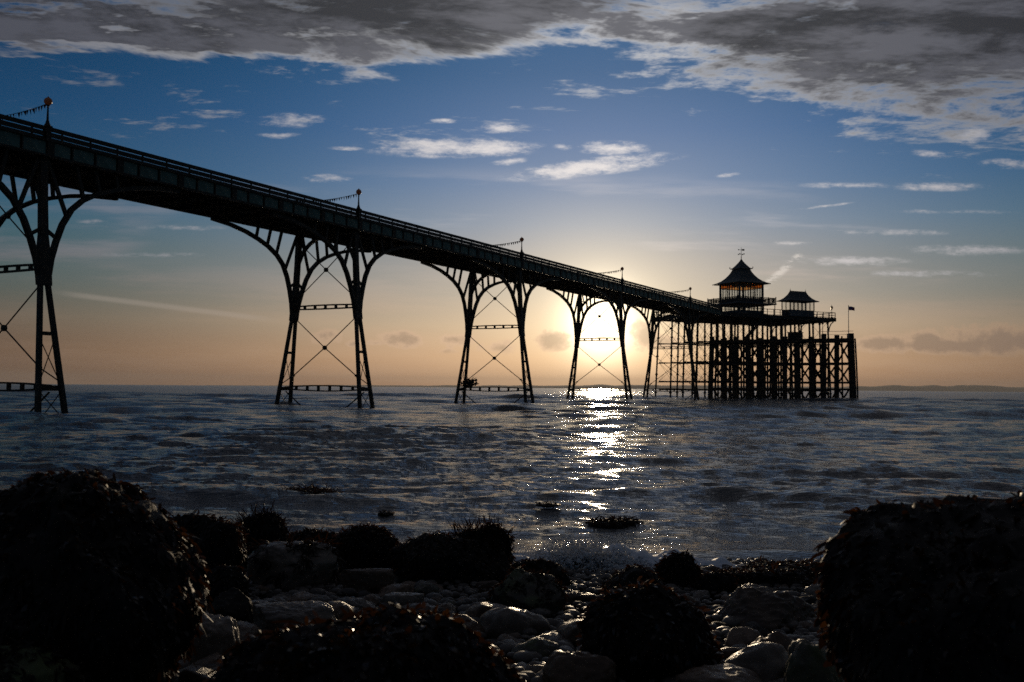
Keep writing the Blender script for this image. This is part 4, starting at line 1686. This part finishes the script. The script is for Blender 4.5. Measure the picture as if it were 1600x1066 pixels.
# fine shingle between them
def build_shingle():
    n = 9000
    base, f = rock_arrays(2, (1, .8, .55), 301, planes=3, amp=.15, fine=0)
    rs = np.random.default_rng(4)
    Y = 3.2 + 7.2 * rs.random(n) ** .75
    X = (rs.random(n) * 1.1 - .55) * Y
    s = .014 + .055 * rs.random(n) ** 2.0
    a = rs.random(n) * 6.28
    z = ground_z(Y) + .02 + rs.random(n) * .03
    bx = base[None, :, 0] * np.cos(a)[:, None] - base[None, :, 1] * np.sin(a)[:, None]
    by = base[None, :, 0] * np.sin(a)[:, None] + base[None, :, 1] * np.cos(a)[:, None]
    P = np.stack([bx * s[:, None] + X[:, None], by * s[:, None] + Y[:, None], base[None, :, 2] * s[:, None] + z[:, None]], -1)
    q = (f[None] + (np.arange(n) * len(base))[:, None, None]).reshape(-1, 3)
    tag(link('shingle', np_mesh('shingle', P.reshape(-1, 3), q, mat_shingle, True)), 'fine dark shingle between the cobbles', 'shingle', kind='stuff')


build_shingle()


# weed floating in the shallows
def weed_raft(px, py, w, d, hgt, count, label, seed, rise=.9):
    r = ray(px, py)
    t = -EYE / r.z
    c = Vector((0, 0, EYE)) + r * t
    root = empty('floating_weed', (c.x, c.y, .07 if c.y > 14.5 else .03), 0)
    wm = w / F * c.y / 2
    p, f = rock_arrays(3, (wm, d, .06 if w > 60 else .025), seed, planes=0, amp=.4, fine=.1)
    vv, q = fronds(p, f, count, hgt, .018, seed, minz=.1, lift=.3, hang=.9, upright=rise * .3, thr=-.25, swirl=1.2)
    tag(link('fronds', np_mesh('fronds', vv, q, mat_weed_dark, True), root), kind='stuff')
    link('weed_mat', np_mesh('weed_mat', p, f, mat_weed_dark, True), root)
    tag(root, label, 'seaweed', 'rafts of weed in the shallows')


weed_raft(962, 824, 92, .30, .12, 600, 'dark raft of weed in the shallows below the glitter path', 401)
weed_raft(480, 778, 110, .45, .14, 600, 'long dark raft of weed in the shallows left of centre', 402)
weed_raft(226, 771, 44, .3, .12, 250, 'small dark weed raft just right of the huge left boulder crest', 403)
weed_raft(856, 797, 42, .16, .09, 60, 'sparse sprigs of weed left of the glitter path', 404, 1.2)
weed_raft(602, 806, 24, .16, .05, 110, 'tiny tuft of weed in the shallows above the wide waterline boulder', 405)


# spray of the breaking wave
def build_spray():
    rs = np.random.default_rng(9)
    n = 8000
    base, f = rock_arrays(1, (1, 1, 1), 5, planes=0, amp=0, fine=0)
    X = rs.normal(.75, .48, n)
    Y = 9.65 + rs.normal(0, .20, n)
    env = np.exp(-((X - .65) / .45) ** 2) * .24 + .09
    env *= .6 + .7 * np.abs(fbm(np.stack([X * 3.3, Y * 0, Y * 0], 1), 3))
    Z = .02 + rs.random(n) ** 1.8 * env * 1.5
    s = .0035 + .012 * rs.random(n) ** 3
    # a line of froth along the edge to the right
    m = 2600
    X2 = rs.uniform(-3.2, 3.6, m)
    Y2 = 10.0 + rs.normal(0, .10, m) + .12 * np.sin(X2 * 2.1)
    Z2 = .02 + np.abs(rs.normal(0, .03, m))
    s2 = .004 + .010 * rs.random(m) ** 2
    # lumps of froth where it breaks
    k = 2600
    X3 = rs.normal(.72, .42, k)
    Y3 = 9.75 + rs.normal(0, .16, k)
    Z3 = .03 + rs.random(k) ** 1.5 * (.05 + .15 * np.exp(-((X3 - .7) / .4) ** 2))
    s3 = .008 + .030 * rs.random(k) ** 1.7
    X, Y, Z, s = (np.concatenate(q) for q in ((X, X2, X3), (Y, Y2, Y3), (Z, Z2, Z3), (s, s2, s3)))
    n = len(X)
    P = base[None] * s[:, None, None] + np.stack([X, Y, Z], 1)[:, None, :]
    q = (f[None] + (np.arange(n) * len(base))[:, None, None]).reshape(-1, 3)
    tag(link('wave_spray', np_mesh('wave_spray', P.reshape(-1, 3), q, mat_foam, True)), 'white spray of the small wave breaking on the stones', 'spray', kind='stuff')


build_spray()


# ------------------------------------------------------------------ the air
def build_haze():
    m = bpy.data.materials.new('haze_air')
    m.use_nodes = True
    t = m.node_tree
    t.nodes.clear()
    pv = t.nodes.new('ShaderNodeVolumePrincipled')
    pv.inputs['Color'].default_value = (.9, .86, .82, 1)
    pv.inputs['Density'].default_value = 4.2e-5
    pv.inputs['Anisotropy'].default_value = .2
    ow = t.nodes.new('ShaderNodeOutputMaterial')
    t.links.new(pv.outputs[0], ow.inputs['Volume'])
    o = MB().box((0, 0, 98), (42000, 42000, 206)).build('haze', m)
    tag(o, 'thin sea haze', 'haze', kind='stuff')


build_haze()
